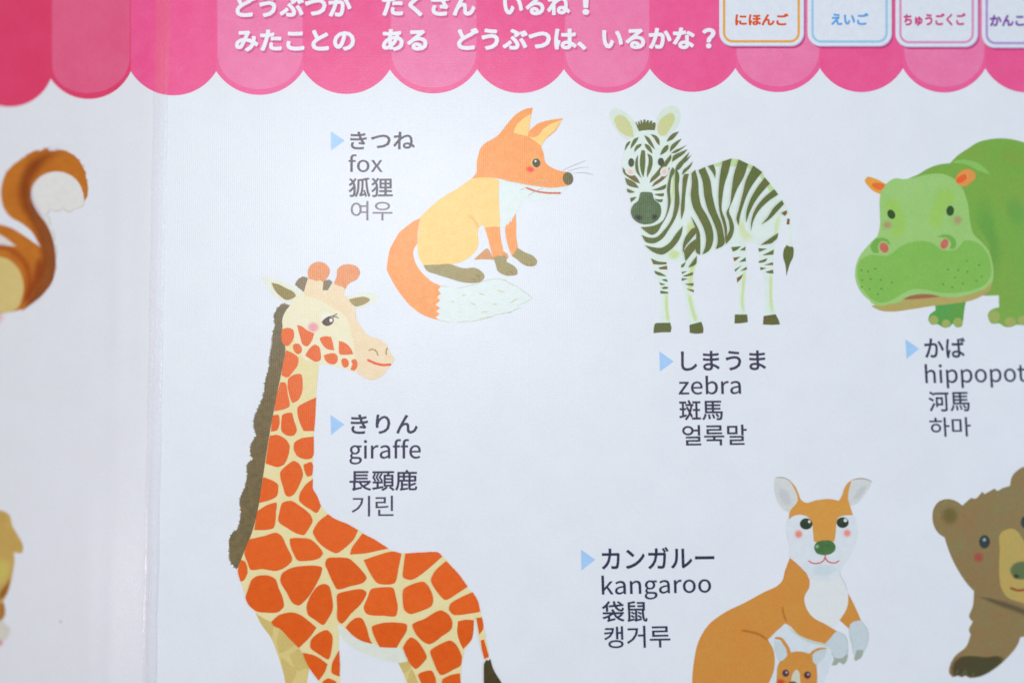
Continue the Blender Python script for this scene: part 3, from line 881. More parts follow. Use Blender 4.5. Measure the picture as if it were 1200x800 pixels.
for s in ("640 295!,600 305,555 345,540 375!,580 362", "660 350!,620 370,575 410,565 455!,600 425", "585 532!,590 490,640 460,705 433!,680 465,640 495", "575 465!,610 440,660 420,700 398!,655 435,610 462",
          "722 452!,670 505,615 570,608 605!,640 590,675 545", "735 476!,690 513,655 560!,702 522", "748 525!,715 560,670 600,660 635!,690 610,725 575"):
    S(zeb, "mane_tuft", STR, D_, s)
body_st = [(E_, "590 105!,605 130,580 190,570 270,570 400,545 480,500 560,460 620,430 635,380 610,340 575!,400 570,450 560,510 525,545 440,552 380,545 270,560 190,575 130"),
    (E_, "610 112!,635 150,635 260,640 400,620 480,560 590,500 670,440 700,380 690,345 635!,400 655,455 655,520 600,580 510,600 420,605 300,605 200"),
    (E_, "680 160!,715 158!,700 230,685 350,680 440,655 520!,652 440,660 330,665 240,668 190"),
    (E_, "370 715!,430 730,500 735,560 700,620 620,668 565!,660 620,620 700,560 760,510 788,440 770"),
    (E_, "735 590!,765 575!,775 600,740 660,690 720,668 775!,668 720,690 650"),
    (E_, "730 485!,765 540,795 600,805 700,803 790!,780 780,772 680,770 600,750 540"),
    (E_, "735 155!,765 125!,785 200,795 330,810 400,860 490,900 590,905 680,870 760,820 788!,845 720,848 650,830 580,790 500,745 410,730 330,738 230"),
    (E_, "790 130!,840 105!,880 200,900 330,930 450,970 550,985 620,990 710,925 748!,940 690,935 620,905 530,860 430,835 330,820 210"),
    (F_, "330 165!,375 150!,390 200,388 262!,370 220"),
    (F_, "445 128!,515 105!,490 215,462 300,445 400,440 510,465 580,480 660,475 720,468 768!,455 640,420 510,413 420,418 300,430 200"),
    (F_, "570 112!,645 148!,610 250,560 340,525 430,495 520,520 580,535 650,515 720,470 775!,475 720,500 660,495 600,475 530,500 470,515 360,530 250"),
    (F_, "685 160!,755 210!,700 280,650 360,610 460,585 540,570 630!,555 590,575 490,600 390,630 270"),
    (F_, "775 252!,815 300!,760 360,700 440,655 530,628 610!,630 530,660 430,710 340"),
    (F_, "850 345!,880 385!,800 440,730 510,690 580,665 675!,668 600,700 500,770 410"),
    (F_, "910 430!,925 460!,870 520,810 580,748 620!,800 560,845 490"),
    (F_, "880 685!,870 730,800 765,740 782!,800 740")]
for fr, s in body_st:
    S(zeb, "body_stripe", STR, fr, s)
for s in ("905 530!,945 508!,950 530,930 553!", "950 575!,970 575!,968 620!,945 620!"):
    S(zeb, "tail_stripe", STRB, F_, s)
legst = ["130 130!,180 150,235 155!,235 170!,180 172,145 168!", "180 192!,238 178!,240 205!,190 203!", "152 212!,200 228,235 250!,190 245,160 232", "200 270!,235 268!,245 288!,215 280", "185 290!,210 298,230 305!,195 308",
    "200 328!,225 318,250 325!,235 335,210 335", "192 345!,245 355!,245 365!,195 366!", "332 175!,365 152!,345 190,332 192!", "380 190!,410 150,438 110!,430 170,400 185", "335 220!,375 215!,340 235!", "340 250!,412 220!,412 242!,360 252",
    "335 262!,378 265!,338 282!", "355 300!,415 295!,415 315!,380 310", "365 332!,418 340!,418 358!,390 345", "350 80!,380 40,430 0!,435 50,405 95,362 150!",
    "668 55!,735 48!,700 78,678 85!", "725 75!,765 50!,762 78!", "680 125!,730 118!,690 152!", "720 155!,765 122!,765 150!", "690 205!,740 175!,695 220!", "728 215!,770 185!,775 205!", "748 235!,735 265,708 292!,705 262!",
    "848 62!,910 65!,855 88!", "875 110!,955 70!,950 105!", "850 150!,912 128!,900 150,855 160!", "885 175!,948 155!,948 175!", "860 188!,905 195!,865 210!", "895 220!,948 205!,952 232!,920 230", "865 40!,935 0!,965 -10!,950 20,900 35"]
for i, s in enumerate(legst):
    S(zeb, "leg_stripe", STRB if i % 4 == 1 else STR, G_, s)
S(zeb, "tail_tuft", STR, G_, "1040 40!,1060 52,1075 50,1085 110,1060 170,1038 248!,1032 180,1015 110,1025 60")

# ------------------------------------------------------------------ giraffe
gir = holder("giraffe_illustration", chart, 420, 560, "printed giraffe with orange patches and a long brown mane, smiling sideways")
CRM = ink((233, 219, 162), (238, 223, 170), mottle=300)
TAN = ink((222, 202, 132), mottle=300)
TAND = ink((211, 187, 114), mottle=300)
SPOT = ink((231, 97, 24), (235, 102, 32), mottle=350)
SPOTL = ink((235, 106, 42), (239, 112, 50), mottle=350)
MANE = ink((108, 98, 70), (128, 110, 74), mottle=420)
SPOTD = ink((224, 90, 18), (229, 96, 24), mottle=350)
S(gir, "mane", MANE, Z_, "340 358!,330 356.7,324.7 362,321 372.5,323 380!,319.5 392,319.5 402,316.5 417,315.7 427.5,311 445.5,309 462,303.7 476,297.5 494.5,300.5 509.5!,295 520,293.7 532,297.5 538!,290.7 542.5,290 556,288 568,282.5 580!,281 588.5,282.5 600.5,279.5 618.5!,271 626,269 644,271 659,277.5 666!,290 650,300 624,310 590,315 560,322 511,332 460,345 400,350 370", fur=(2.6, 1.9))
K(gir, "mane_shade", ink((106, 94, 64), coverage=0.6), Z_, "331 400,322 440,312 480,305 520,297 570,290 620,281 655", 20, soft=True, on=MANE)
S(gir, "far_foreleg", TAN, L_, "262 250!,300 330,380 440,430 560,460 650,500 800,520 900!,660 900!,665 800,684 685!,690 500,600 320,420 250")
for s in ("272 262!,340 300,400 350,400 380,392 450!,340 385", "450 385!,520 450,565 500!,520 535,448 570!,430 480", "525 575!,600 532!,645 600,680 680!,640 690,600 705", "458 595!,520 640,580 720,555 780,545 900!,520 900,495 790!"):
    S(gir, "leg_patch", TAND, L_, s)
S(gir, "far_hind_leg", TAN, N_, "310 640!,400 620!,470 700,500 800,520 900!,440 900!,380 800,350 720")
for s in ("312 645!,395 632!,408 665,358 728!", "405 700!,435 685,470 760,470 880!,420 880!,385 790"):
    S(gir, "leg_patch", TAND, N_, s)
S(gir, "underbelly", ink((225, 229, 216)), Z_, "393 731!,404 737,420 748,435 753.5,444 757,465 758,472.5 759!,479 774!,465 776,454 774,435 768.5,420 762,408 755,399 744")
S(gir, "body", CRM, Z_, "333 372!,345 395,362 418,374 424!,372.5 440,370.5 462,368 509.5,367 532,366.3 562,366.5 578,375.5 591.5!,384.5 602,400 611,419 620,436 631,454.5 642.5,465 647.7!,490 647.5,512 647.5,516 649,523.5 656,535 671,547.5 687.5,558 699.5,562.5 713,564.5 722!,556 725!,555.7 728,555 738,553.5 747.5,544.5 761!,541.5 776,540 800,537 900!,498 900!,492 805,480 776,472.5 759!,465 758,444 756.5,435 752,420 747.5,404 736,395.5 730!,397 745,397 761,398 785,398.7 800,399 900!,380 900!,374 798.5,363.5 783.5!,357 768,350 758,330 735,300 717.5,288.5 699.5,281.7 680,279.5 674,278.7 665!,287 644,295 624.5,303.5 590,308 560,315.5 511,325 460,331 430,334.5 409.5,330.7 387")
hi = [(I_, x) for x in ("205 175,250 160,290 175,298 220,280 270,245 302,215 290,200 240", "290 295,330 282,355 310,355 350,325 365,295 335", "235 335!,290 360,330 395,325 450,290 500,240 548,200 530!,210 440,225 380",
    "255 560,310 525,350 525,362 590,355 670,330 720,285 742,265 690,250 610", "190 590!,225 590,245 680,258 772,200 797,143 807!,165 690")]
hi += [(J_, x) for x in ("735 40!,650 80,595 115,595 170,615 240,640 295!,720 295!", "400 180!,440 175,448 230,430 290,385 300!", "475 175,545 160,560 220,582 300,560 330,510 330,470 300,468 230",
    "375 340!,430 332,500 370,525 410,515 490,480 560,440 575,345 550!", "715 345!,620 360,570 390,565 440,590 490,650 515,695 510,715 480!", "460 620,520 560,560 535,595 550,630 640,610 700,560 790,540 805,510 805,480 730", "640 565!,700 545,710 570!,703 640!,670 650,650 610")]
for i, (fr, s) in enumerate(hi[3:]):
    S(gir, "patch", SPOTL if i < 2 else SPOT, fr, s, fur=(0.35, 1.6), grow=0.5)
mid = [(K_, x) for x in ("325 -5!,400 25,435 50,437 80,425 140,380 165,293 190!", "710 10!,660 50,610 130,605 165,690 240,740 268,772 215!,735 130,712 95", "280 260!,350 215,425 195,420 260,395 390,340 400,255 402!",
    "475 195,545 180,600 215,690 290,705 325,670 400,640 440,590 430,520 390,445 335,455 260", "830 285!,880 320,980 360,1060 405!,1030 470,960 540,895 582,830 555,760 500,715 420,760 340",
    "215 480!,330 455,430 430,460 450,500 530,545 640,480 700,420 720,320 705,225 710,205 660,180 590", "535 475,600 470,690 480,740 520,785 590,760 620,680 640,590 635,570 600,540 530", "150 640!,175 650,195 740,160 800,145 800!,128 720")]
mid += [(M_, x) for x in ("35 35!,130 85,230 148!,140 165,40 185,-62 193!,-50 150,0 80", "45 240!,150 205,280 175,332 190!,310 300,280 415,150 415,90 330", "370 190!,500 183,630 187,650 212!,560 290,400 390,355 375,358 280",
    "685 250!,780 350,850 445!,780 490,675 545,630 500,570 390,600 330", "890 492!,930 560,948 640!,850 655,740 660,710 620,720 585,800 535", "100 470,180 455,270 460,290 530,305 620,290 672,200 670,60 650,45 620,75 530", "355 470,440 425,510 412,540 440,580 560,570 590,480 635,400 655,365 630,350 550")]
for fr, s in mid:
    S(gir, "patch", SPOT, fr, s, fur=(0.35, 1.6), grow=0.5)
low = [(L_, x) for x in ("205 80!,240 -10,270 -30,370 -35,415 -10,440 60,470 130,480 200,440 240,340 245,270 235,215 190,188 130", "460 0,470 -50,540 -95,620 -110,780 -95,770 -50,720 50,640 160,600 190,560 175,510 90",
    "825 -170,900 -178,990 -170,1060 -110,1125 -15,1110 5,1000 40,900 62,870 10,830 -80,810 -130", "800 28,830 40,855 120,862 220,830 290,790 342,740 310,675 260,665 210,700 110,760 40", "905 110,1000 80,1100 72,1125 90,1090 170,1010 250,930 330,910 310,905 200",
    "1060 290,1090 295,1120 350,1160 470,1175 490!,1090 465,1010 410,970 365!,1010 320", "390 320!,450 270,560 252,600 265,735 365!,690 430,600 520!,540 460,450 370,405 350", "700 465,760 410,820 388,855 420,855 520,830 610,760 570,695 520",
    "635 565!,720 585,820 650!,800 710,755 775!,700 700,655 620", "915 545!,918 650,918 745!,860 715,865 650", "790 790!,830 765,890 790!,900 900!,800 900!")]
low += [(N_, x) for x in ("110 360,180 335,300 330,375 345,375 380,330 460,295 520!,170 515!,135 450", "425 345,520 300,650 235,700 265,730 320,725 370,650 430,550 492,520 480,450 410", "780 320!,830 308,900 310!,895 400,885 450,820 530!,795 480,775 400",
    "410 445,450 465,500 530,530 600,500 640,445 685,410 650,350 525!,375 480", "565 550,640 500,720 470,760 500,805 590!,795 660,740 690,640 730,620 700,590 630", "470 735,520 710,570 705,595 750,605 820,610 900!,520 900!,490 790", "660 770!,720 740,790 725!,800 900!,640 900!")]
for fr, s in low:
    S(gir, "patch", SPOTD, fr, s, fur=(0.3, 1.8), grow=0.5)
S(gir, "tail", CRM, N_, "915 285!,962 270!,985 400,1022 600!,985 618!,955 500")
for s in ("920 290!,965 285!,975 375,945 422!", "955 465!,982 458!,1020 592!,985 612!,965 540"):
    S(gir, "tail_patch", SPOTD, N_, s)
S(gir, "tail_tuft", ink((68, 60, 34), (78, 68, 40)), N_, "980 650!,1000 616!,1015 625!,1030 608!,1050 680,1120 800,1150 860!,990 900!,980 780")
EARP = ink((231, 233, 214)); MUZ = ink((240, 214, 174), (243, 220, 184), mottle=300); FACE = ink((238, 229, 192), (240, 232, 200), mottle=300)
S(gir, "ear", EARP, H_, "45 230!,120 240,220 270,300 310,375 345!,330 400,260 430,180 410,100 330")
S(gir, "ear", EARP, H_, "685 385!,780 360,880 350,965 380!,920 430,850 465,770 480!")
S(gir, "crest_tuft", ink((136, 118, 86)), H_, "305 290!,330 250,370 228,405 240!,400 300,375 345!,340 320", fur=(0.8, 1.6))
S(gir, "head", FACE, I_, "258 -5!,300 -67,375 -122!,450 -137,540 -132,620 -127,690 -92!,730 -47,775 13!,785 93,820 153,880 218,960 248,1020 293,1050 360,1085 405!,1060 440,1030 480,980 540,920 565,860 555,800 520,700 480,600 455,490 440!,380 410!,330 330,300 250,215 170,205 100,225 40")
S(gir, "horn_stem", MUZ, H_, "405 245!,530 262!,527 330!,540 400!,385 380!,375 345!,390 290")
S(gir, "horn_stem", MUZ, H_, "555 340!,612 272!,697 320!,680 385!,600 420!,540 400!")
S(gir, "muzzle", MUZ, I_, "380 -110!,420 -90,520 -45,600 5,680 50,725 120,750 220,770 330,785 440,790 500,800 520!,860 555,920 565,980 540,1030 480,1060 440,1085 405!,1050 360,1020 293,960 248,880 218,820 153,785 93,775 13!,730 -47,690 -92,620 -100,540 -100,450 -110")
S(gir, "crest_tuft", ink((136, 118, 86)), H_, "528 262!,550 256,575 252,597 270!,560 330!,523 334!", fur=(0.5, 1.6))
SE(gir, "eye_shine", ink((240, 242, 238), coverage=0.6), H_, 552, 545, 84, 66, 20, 0.1, on=FACE)
KN = ink((232, 146, 92), (238, 154, 100), mottle=350)
S(gir, "horn_knob", KN, H_, "412 245!,405 190,425 140,480 112,540 125,577 180,560 230,525 270!,500 255,470 262,440 250")
S(gir, "horn_knob", KN, H_, "608 280!,632 220,635 175,670 140,740 132,790 150,812 195,790 245,720 285,697 324!,670 305,640 298")
S(gir, "ear_lining", ink((150, 132, 72)), H_, "120 275!,170 285,240 320,290 345,312 375,280 400,240 410,190 380,145 330")
S(gir, "ear_lining", ink((166, 144, 88)), H_, "725 405!,790 390,860 388,890 405,850 440,780 462!,745 435")
for fr, s in hi[:3]:
    S(gir, "patch", SPOTL, fr, s, fur=(0.3, 1.5))
for s in ("322 140!,350 145,400 180,455 205!,430 270,395 305,370 295,345 230", "385 375!,420 320,460 292,490 305,505 360,500 415,470 425,420 400", "500 240,530 228,585 230!,600 280,610 335!,555 325,520 290", "650 262!,700 280,745 330,760 365!,700 370,655 365,648 310",
          "530 375!,570 362,625 365,640 405,620 440,570 438,540 410", "670 405,700 398,722 420,720 460,690 470,670 440", "745 415,770 402,790 425,788 470,762 495,740 485,755 445"):
    S(gir, "patch", SPOTL, I_, s, fur=(0.3, 1.5))
SE(gir, "cheek_blush", ink((234, 158, 160), coverage=0.85), H_, 447, 622, 58, 52, 0, 0.35, on=FACE)
S(gir, "eye", ink((88, 66, 56)), H_, "513 580!,540 557,575 545,605 548!,608 575,590 600,550 613,525 602")
E(gir, "eye_glint", ink((238, 238, 238)), H_, 586, 568, 13, 14)
K(gir, "eyelash", ink((92, 72, 52)), H_, "525 570,560 545,600 535,632 518", 9, taper=(.6, .7))
K(gir, "eyelash", ink((92, 72, 52)), H_, "600 540,625 540,645 552", 8, taper=(.8, .6))
K(gir, "nostril", ink((152, 124, 62)), I_, "883 337,905 326,930 333,946 352,952 374", 9); K(gir, "nostril", ink((152, 124, 62)), I_, "1026 318,1016 340,1018 368", 9)
K(gir, "mouth", ink((236, 88, 48)), I_, "876 412,930 436,990 450,1048 446", 19)

# ------------------------------------------------------------------ hippopotamus
hip = holder("hippopotamus_illustration", chart, 1110, 275, "printed green hippopotamus with orange ears at the chart's right side")
HB = ink((124, 174, 72), (131, 172, 72), mottle=60); HB2 = ink((92, 164, 82), (104, 160, 70), mottle=100)
HF = ink((158, 202, 116), (163, 205, 122), mottle=120); HM = ink((132, 188, 84), (139, 191, 88), mottle=120); NAIL = ink((160, 178, 92), (168, 176, 98), mottle=200)
S(hip, "far_foot", HB2, P_, "575 570!,795 545!,780 620,772 690,760 735,720 738,700 715,680 735,650 745,620 735,595 720,550 722,528 690,535 655,578 620!")
S(hip, "body", HB, Z_, "1060 211!,1076.7 204,1086.7 198,1100 193,1113.3 191.3!,1123 181.7,1133 175,1146.7 166.7,1160 163.3,1180 162.5,1200 166.7,1250 182,1300 220,1320 300,1300 380!,1200 378,1171 365!,1170.5 346!,1155 346.5!,1100 340,1050 250")
S(hip, "near_foot", HB, P_, "1022 600!,980 612,950 640,950 680,970 712,1030 715,1060 735,1110 738,1150 722,1180 725,1260 720,1300 640,1250 560,1130 560")
for q in ((565, 690, 33, 33), (652, 714, 30, 28), (735, 706, 33, 32), (992, 665, 40, 42), (1102, 702, 40, 32), (1190, 692, 34, 32)):
    E(hip, "toenail", NAIL, P_, *q)
SS(hip, "body_tint", ink((88, 152, 68), coverage=0.45), P_, "900 -250,980 -150,1010 0,1060 150,1070 300,1040 430,980 510,960 380,960 200,880 60,820 -60", 0.2, on=HB)
SS(hip, "body_tint", ink((140, 160, 62), coverage=0.4), O_, "1000 120,1100 100,1220 160,1240 300,1150 330,1050 260,960 180", 0.2, on=HB)
SS(hip, "body_tint", ink((88, 158, 76), coverage=0.4), O_, "1040 480,1140 440,1220 520,1240 700,1130 720,1060 620", 0.2, on=HB)
S(hip, "shoulder_fold", ink((142, 194, 98)), O_, "688 243!,740 224,830 232,900 262,968 332!,880 300,800 260")
S(hip, "ear", ink((234, 166, 72), (238, 160, 66), mottle=300), O_, "80 365,95 345,150 355,235 397!,220 440,190 465!,150 450,105 410")
S(hip, "head", HF, P_, "190 -190,200 -230,240 -275,290 -305,360 -300,440 -315,520 -333,630 -336,700 -308,760 -250,790 -180,810 -100,820 -10,845 85,900 140,950 200,978 290,985 380,970 440,900 490,800 520,600 545,400 560,200 590,130 560,60 500,20 420,15 330,40 250,110 160,170 100!,187 40,187 -60")
S(hip, "chin", ink((188, 166, 96), (180, 172, 100), mottle=160), P_, "130 590,200 582,300 570,400 530,560 520,700 530,850 500,940 450,977 425!,965 470,920 510,850 545,700 575,560 590,400 615,270 630,190 622")
S(hip, "upper_lip", HF, P_, "120 560,180 590,240 580,330 545,400 515,500 500,600 520,720 527,850 500,950 450,970 400!,900 380,500 420,200 480")
S(hip, "muzzle", HM, P_, "30 330,50 270,110 235,250 235,340 170,450 135,560 150,620 195,720 195,790 130,880 150,930 200,965 290,968 370,935 430,850 475,720 500,600 495,500 475,400 478,330 515,240 560,170 565,90 500,40 420")
S(hip, "mouth", ink((168, 106, 80)), P_, "345 545!,400 520,470 508,560 512,610 525!,520 535,420 542")
YG = ink((166, 202, 98), (162, 200, 94), mottle=120)
SS(hip, "face_tint", YG, O_, "200 500,230 470,300 470,350 530,385 650,380 760,330 800,270 790,240 700,210 560", 0.6, on=HF)
SS(hip, "face_tint", YG, O_, "590 430,640 395,700 400,745 450,715 530,640 600,635 680,590 750,545 735,515 650,530 570,565 500", 0.6, on=HF)
S(hip, "nostril_fold", ink((118, 178, 78)), P_, "120 170!,150 125,210 112,250 132,260 160!,205 142,180 165,178 220!,140 215")
S(hip, "nostril_fold", ink((118, 178, 78)), P_, "590 105!,640 88,700 105,725 150,715 185!,682 190,690 150,650 115")
E(hip, "nostril_rim", ink((180, 200, 124)), P_, 215, 181, 40, 46, -25); E(hip, "nostril_rim", ink((180, 200, 124)), P_, 641, 156, 37, 44, 25)
E(hip, "nostril", ink((208, 120, 100), (196, 108, 90), mottle=300), P_, 216, 181, 30, 38, -30); E(hip, "nostril", ink((208, 120, 100), (196, 108, 90), mottle=300), P_, 641, 155, 27, 37, 22)
E(hip, "eye", ink((56, 84, 42)), O_, 267, 607, 26, 34, -28); E(hip, "eye", ink((56, 84, 42)), O_, 681, 582, 27, 36, 5)
SE(hip, "cheek_blush", ink((182, 146, 104), coverage=0.9), O_, 240, 681, 48, 38, 0, 0.15, on=HF); SE(hip, "cheek_blush", ink((176, 152, 112), coverage=0.9), O_, 733, 648, 48, 48, 0, 0.15, on=HF)
S(hip, "ear_lining", ink((238, 116, 52)), O_, "130 395,170 385,222 405,200 435,160 430")
S(hip, "ear", ink((232, 152, 78)), O_, "718 370,750 310,800 290,852 312,860 340,825 385,775 412,740 398")
S(hip, "ear_lining", ink((236, 104, 52)), O_, "722 372,755 335,790 325,798 350,760 385,730 388")
for x, y in ((57, 340), (103, 350), (155, 330), (62, 410), (122, 403), (193, 408), (60, 457), (115, 473), (197, 470), (272, 427), (172, 507), (798, 275), (885, 303), (665, 335), (738, 340), (803, 350), (715, 390), (903, 383), (865, 413), (770, 433), (632, 438), (695, 462)):
    E(hip, "freckle", ink((82, 126, 66)), P_, x, y, 6.5, 5.5, n=10)

# ------------------------------------------------------------------ kangaroo and joey
kan = holder("kangaroo_illustration", chart, 910, 680, "printed orange brown kangaroo with a joey looking out of its pouch")
KO = ink((212, 148, 68), (215, 142, 64), mottle=180); KW = ink((222, 227, 232)); KH = ink((203, 214, 218)); CLAW = ink((166, 176, 160))
S(kan, "pouch", ink((218, 226, 232)), R_, "600 448!,680 512,760 547,840 566!,872 610,870 680,830 790,780 900!,500 900!,520 700,530 600,500 545!")
S(kan, "body", KO, R_, "630 60!,680 95,725 155,745 210,740 245!,715 290,725 360,760 410,830 450,905 495!,880 525,835 568!,760 550,680 515,620 460,600 450!,550 495,500 545!,530 600,540 660,530 740,505 800,480 900!,58 900!,55 800,65 680,95 550,150 460,240 390,370 325,480 265,560 225,580 205,600 140")
K(kan, "pouch_rim", ink((198, 208, 176)), R_, "612 462,690 528,760 560,845 580,885 610", 13, soft=True, on=KW)
K(kan, "arm_line", ink((186, 112, 42)), R_, "585 345,588 380,598 415,610 445", 14, soft=True, on=KO)
K(kan, "haunch_line", ink((182, 110, 42)), R_, "335 490,400 500,460 520,505 555", 18, soft=True, on=KO)
S(kan, "far_arm", KO, R_, "962 258!,1000 330,1045 430!,1000 445,975 482!,918 430!,950 385,968 320")
S(kan, "chest", ink((226, 229, 230), (230, 231, 230)), R_, "745 200,745 245!,715 290,725 360,760 410,830 450,890 472!,920 430,965 350,970 290,950 215,915 165,830 185,750 175")
S(kan, "paw", KH, R_, "835 568!,870 530,900 498,950 520,968 570,962 640,920 665,885 655,875 610")
S(kan, "paw", KH, R_, "975 482!,985 450,1000 440,1045 432!,1080 480,1085 560,1062 620,1040 650,1010 640,990 560")
S(kan, "claw", CLAW, R_, "868 600!,885 645,925 655,968 625!,966 655,940 690,918 676,900 694,872 694!,885 665")
S(kan, "claw", CLAW, R_, "1020 605!,1060 605!,1048 648,1012 670!,1005 655!")
bundle(kan, "outline", ink((184, 194, 190)), R_, ["985 40,940 110,922 150,925 175", "920 165,945 205,965 260", "1045 432,1080 480,1087 550,1070 600", "905 495,950 520,968 570,962 630", "975 482,985 540,1000 590"], 0.8)
S(kan, "joey_head", KO, S_, "280 620,310 560,370 500,430 475,520 470,600 490,650 520,680 600,690 700,685 880!,260 880!,268 740")
S(kan, "joey_ear_lining", KH, S_, "245 350!,300 370,350 430,378 505,300 570,262 500")
S(kan, "joey_ear_lining", KH, S_, "640 515!,700 460,795 448!,760 530,685 612!,650 580")
K(kan, "joey_ear", KO, S_, "262 330,310 335,350 385,385 440,400 500", 34, taper=(.7, 1.2)); K(kan, "joey_ear", KO, S_, "620 505,660 465,710 443,782 436", 24, taper=(1.5, .5))
S(kan, "joey_muzzle", ink((214, 212, 190)), S_, "440 690,478 655,505 690,512 760,520 880!,390 880!,420 760")
for x, y in ((362, 695), (588, 715)):
    SE(kan, "joey_eye", ink((86, 60, 66)), S_, x, y, 44, 46, 0, 0.6, on=KO); E(kan, "eye_glint", ink((178, 160, 170)), S_, x + 8, y - 8, 12, 12)
SE(kan, "joey_nose", ink((118, 98, 98)), S_, 435, 800, 52, 26, 0, 0.6, on=KW)
SE(kan, "joey_blush", ink((216, 78, 42)), S_, 310, 790, 60, 48, 0, 0.3, on=KO)
S(kan, "face", KW, Q_, "430 370,412 450,420 540,442 620,430 680!,500 740,560 800,620 850,720 870,800 840,850 760,920 650,958 550,965 460,935 360,700 340")
for s in ("325 65!,400 65,450 110,490 170,500 240,470 290,425 328,370 290,330 210,318 130", "1080 90!,1040 72,980 68,930 85,900 140,893 210,905 285!,960 265,1020 200,1060 140"):
    S(kan, "ear", ink((216, 216, 214)), Q_, s)
SS(kan, "ear_lining", ink((196, 199, 202), coverage=.8), Q_, "345 110,400 130,450 200,470 280,420 310,360 250,335 180", 0.4, on=KEAR)
SS(kan, "ear_lining", ink((196, 199, 202), coverage=.8), Q_, "1050 100,980 130,930 200,910 260,960 250,1020 190", 0.4, on=KEAR)
S(kan, "forehead", ink((217, 158, 74), (220, 152, 70), mottle=200), Q_, "430 388!,440 320,485 268,500 240,490 190,462 130,430 85,402 66!,440 88,475 125,505 185,525 235,560 258,640 240,760 230,822 243!,845 205,865 145,890 105,922 80!,900 150,893 230,912 295,930 355!,860 358,820 370,802 420,795 500,785 560!,720 570,625 562!,618 480,605 400,560 360,510 352,465 362")
bundle(kan, "ear_outline", ink((150, 126, 92)), Q_, ["328 62,400 66,436 84", "920 82,990 68,1040 76,1078 92"], 0.9)
SE(kan, "chin_tint", ink((208, 220, 224)), Q_, 700, 785, 125, 60, 0, 0.4, on=KW)
for x, y, r in ((565, 423, 49), (850, 413, 47)):
    E(kan, "eye", ink((46, 58, 46), (58, 74, 58), mottle=500), Q_, x, y, r, r - 5)
E(kan, "eye_glint", ink((225, 228, 220)), Q_, 590, 405, 10, 11); E(kan, "eye_glint", ink((225, 228, 220)), Q_, 871, 396, 13, 14)
SE(kan, "cheek_blush", ink((240, 146, 130)), Q_, 506, 503, 42, 44, 0, 0.35, on=KW); SE(kan, "cheek_blush", ink((240, 150, 136)), Q_, 885, 495, 42, 42, 0, 0.3, on=KW)
S(kan, "nose", ink((72, 114, 64), (84, 122, 74), mottle=300), Q_, "627 605,645 568,700 552,765 558,793 590,790 630,755 658,700 667,645 650")
SE(kan, "nose_shine", ink((150, 186, 150)), Q_, 650, 600, 20, 18, 0, 0.2, on=KNOSE)
K(kan, "mouth", ink((212, 70, 54)), Q_, "713 662,712 690,695 715,650 732,610 728,586 712", 9); K(kan, "mouth", ink((212, 70, 54)), Q_, "713 680,730 712,765 727,800 725,820 712", 9)

# ------------------------------------------------------------------ bear
bea = holder("bear_illustration", chart, 1160, 670, "printed brown bear with a yellow muzzle at the chart's lower right")
BB = ink((142, 128, 84), (150, 120, 78), mottle=90, detail=6)
S(bea, "body", BB, Z_, "1141.5 690!,1140 710,1136 723.5,1140 728!,1135.5 738.5,1137.5 743!,1132.5 756.5,1119 768.5,1113.7 777.5,1113 789.5,1116 792.5,1122.7 791!,1127 793,1131.5 791!,1135.5 793.5,1144.5 793,1167 782,1182 768.5,1192.5 755,1196 746!,1204 745,1260 780,1340 780!,1340 640!,1160 640!")
S(bea, "head", BB, Z_, "1128 592!,1120 586.5,1110 584.3,1100 587.5,1094 596,1092.7 606,1095 617,1101 625.5,1107 629.5!,1112 645,1118 659,1126 673,1133 683,1141.5 692,1160 701,1180 710,1210 716,1250 710,1300 680,1310 600,1290 550,1250 548!,1232 550,1210 545,1200 546.5,1192 551,1186 558,1183.5 569!,1175 571.5,1168 574.5,1165.5 572!,1154 578.5!,1151 576!,1142 584,1138 583!,1130 590")
SE(bea, "ear_lining", ink((116, 106, 62)), Z_, 1113, 604, 13, 14, 0, 0.3, on=BB)
K(bea, "neck_shade", ink((98, 92, 66)), V_, "430 118,520 145,600 172,700 205,820 250,950 290", 60, soft=True, taper=(.2, 1), on=BB)
SS(bea, "paw_tint", ink((80, 80, 54)), V_, "222 735,232 640,290 590,400 580,520 590,620 580,660 600,580 690,430 762,370 762,340 745,305 755,280 745,240 757", 0.8, on=BB)
bundle(bea, "claw", ink((112, 124, 92)), V_, ["270 735,285 690", "320 745,330 700", "400 750,405 710", "345 740,345 690"], 1.0)
S(bea, "muzzle", ink((196, 164, 92), (188, 166, 92), mottle=160), Z_, "1173 624,1185 619,1191 621,1197 629,1206 645,1214 670,1216 695,1205 706,1190 703.5,1180 699,1174 690,1171 670,1171.5 645")
SE(bea, "nose", ink((104, 116, 74)), Z_, 1198, 668, 16, 12, 0, 0.75, on=BMUZ); SE(bea, "nostril", ink((62, 70, 52)), Z_, 1191, 675, 5, 4, 0, 0.3, on=BNOSE)
K(bea, "mouth", ink((160, 84, 54)), V_, "700 58,750 75,810 68,860 50", 20)
E(bea, "eye", ink((54, 66, 66)), Z_, 1153.8, 634.4, 6.4, 7.8); E(bea, "eye", ink((54, 66, 72)), Z_, 1203, 611.5, 6.6, 7.8)
SE(bea, "eye_glint", ink((168, 186, 184)), Z_, 1153.5, 632, 2.6, 2.6, 0, 0.3, on=BEYE)
SE(bea, "cheek_blush", ink((168, 82, 68)), Z_, 1146.8, 652.6, 9.5, 9, 0, 0.25, on=BB)

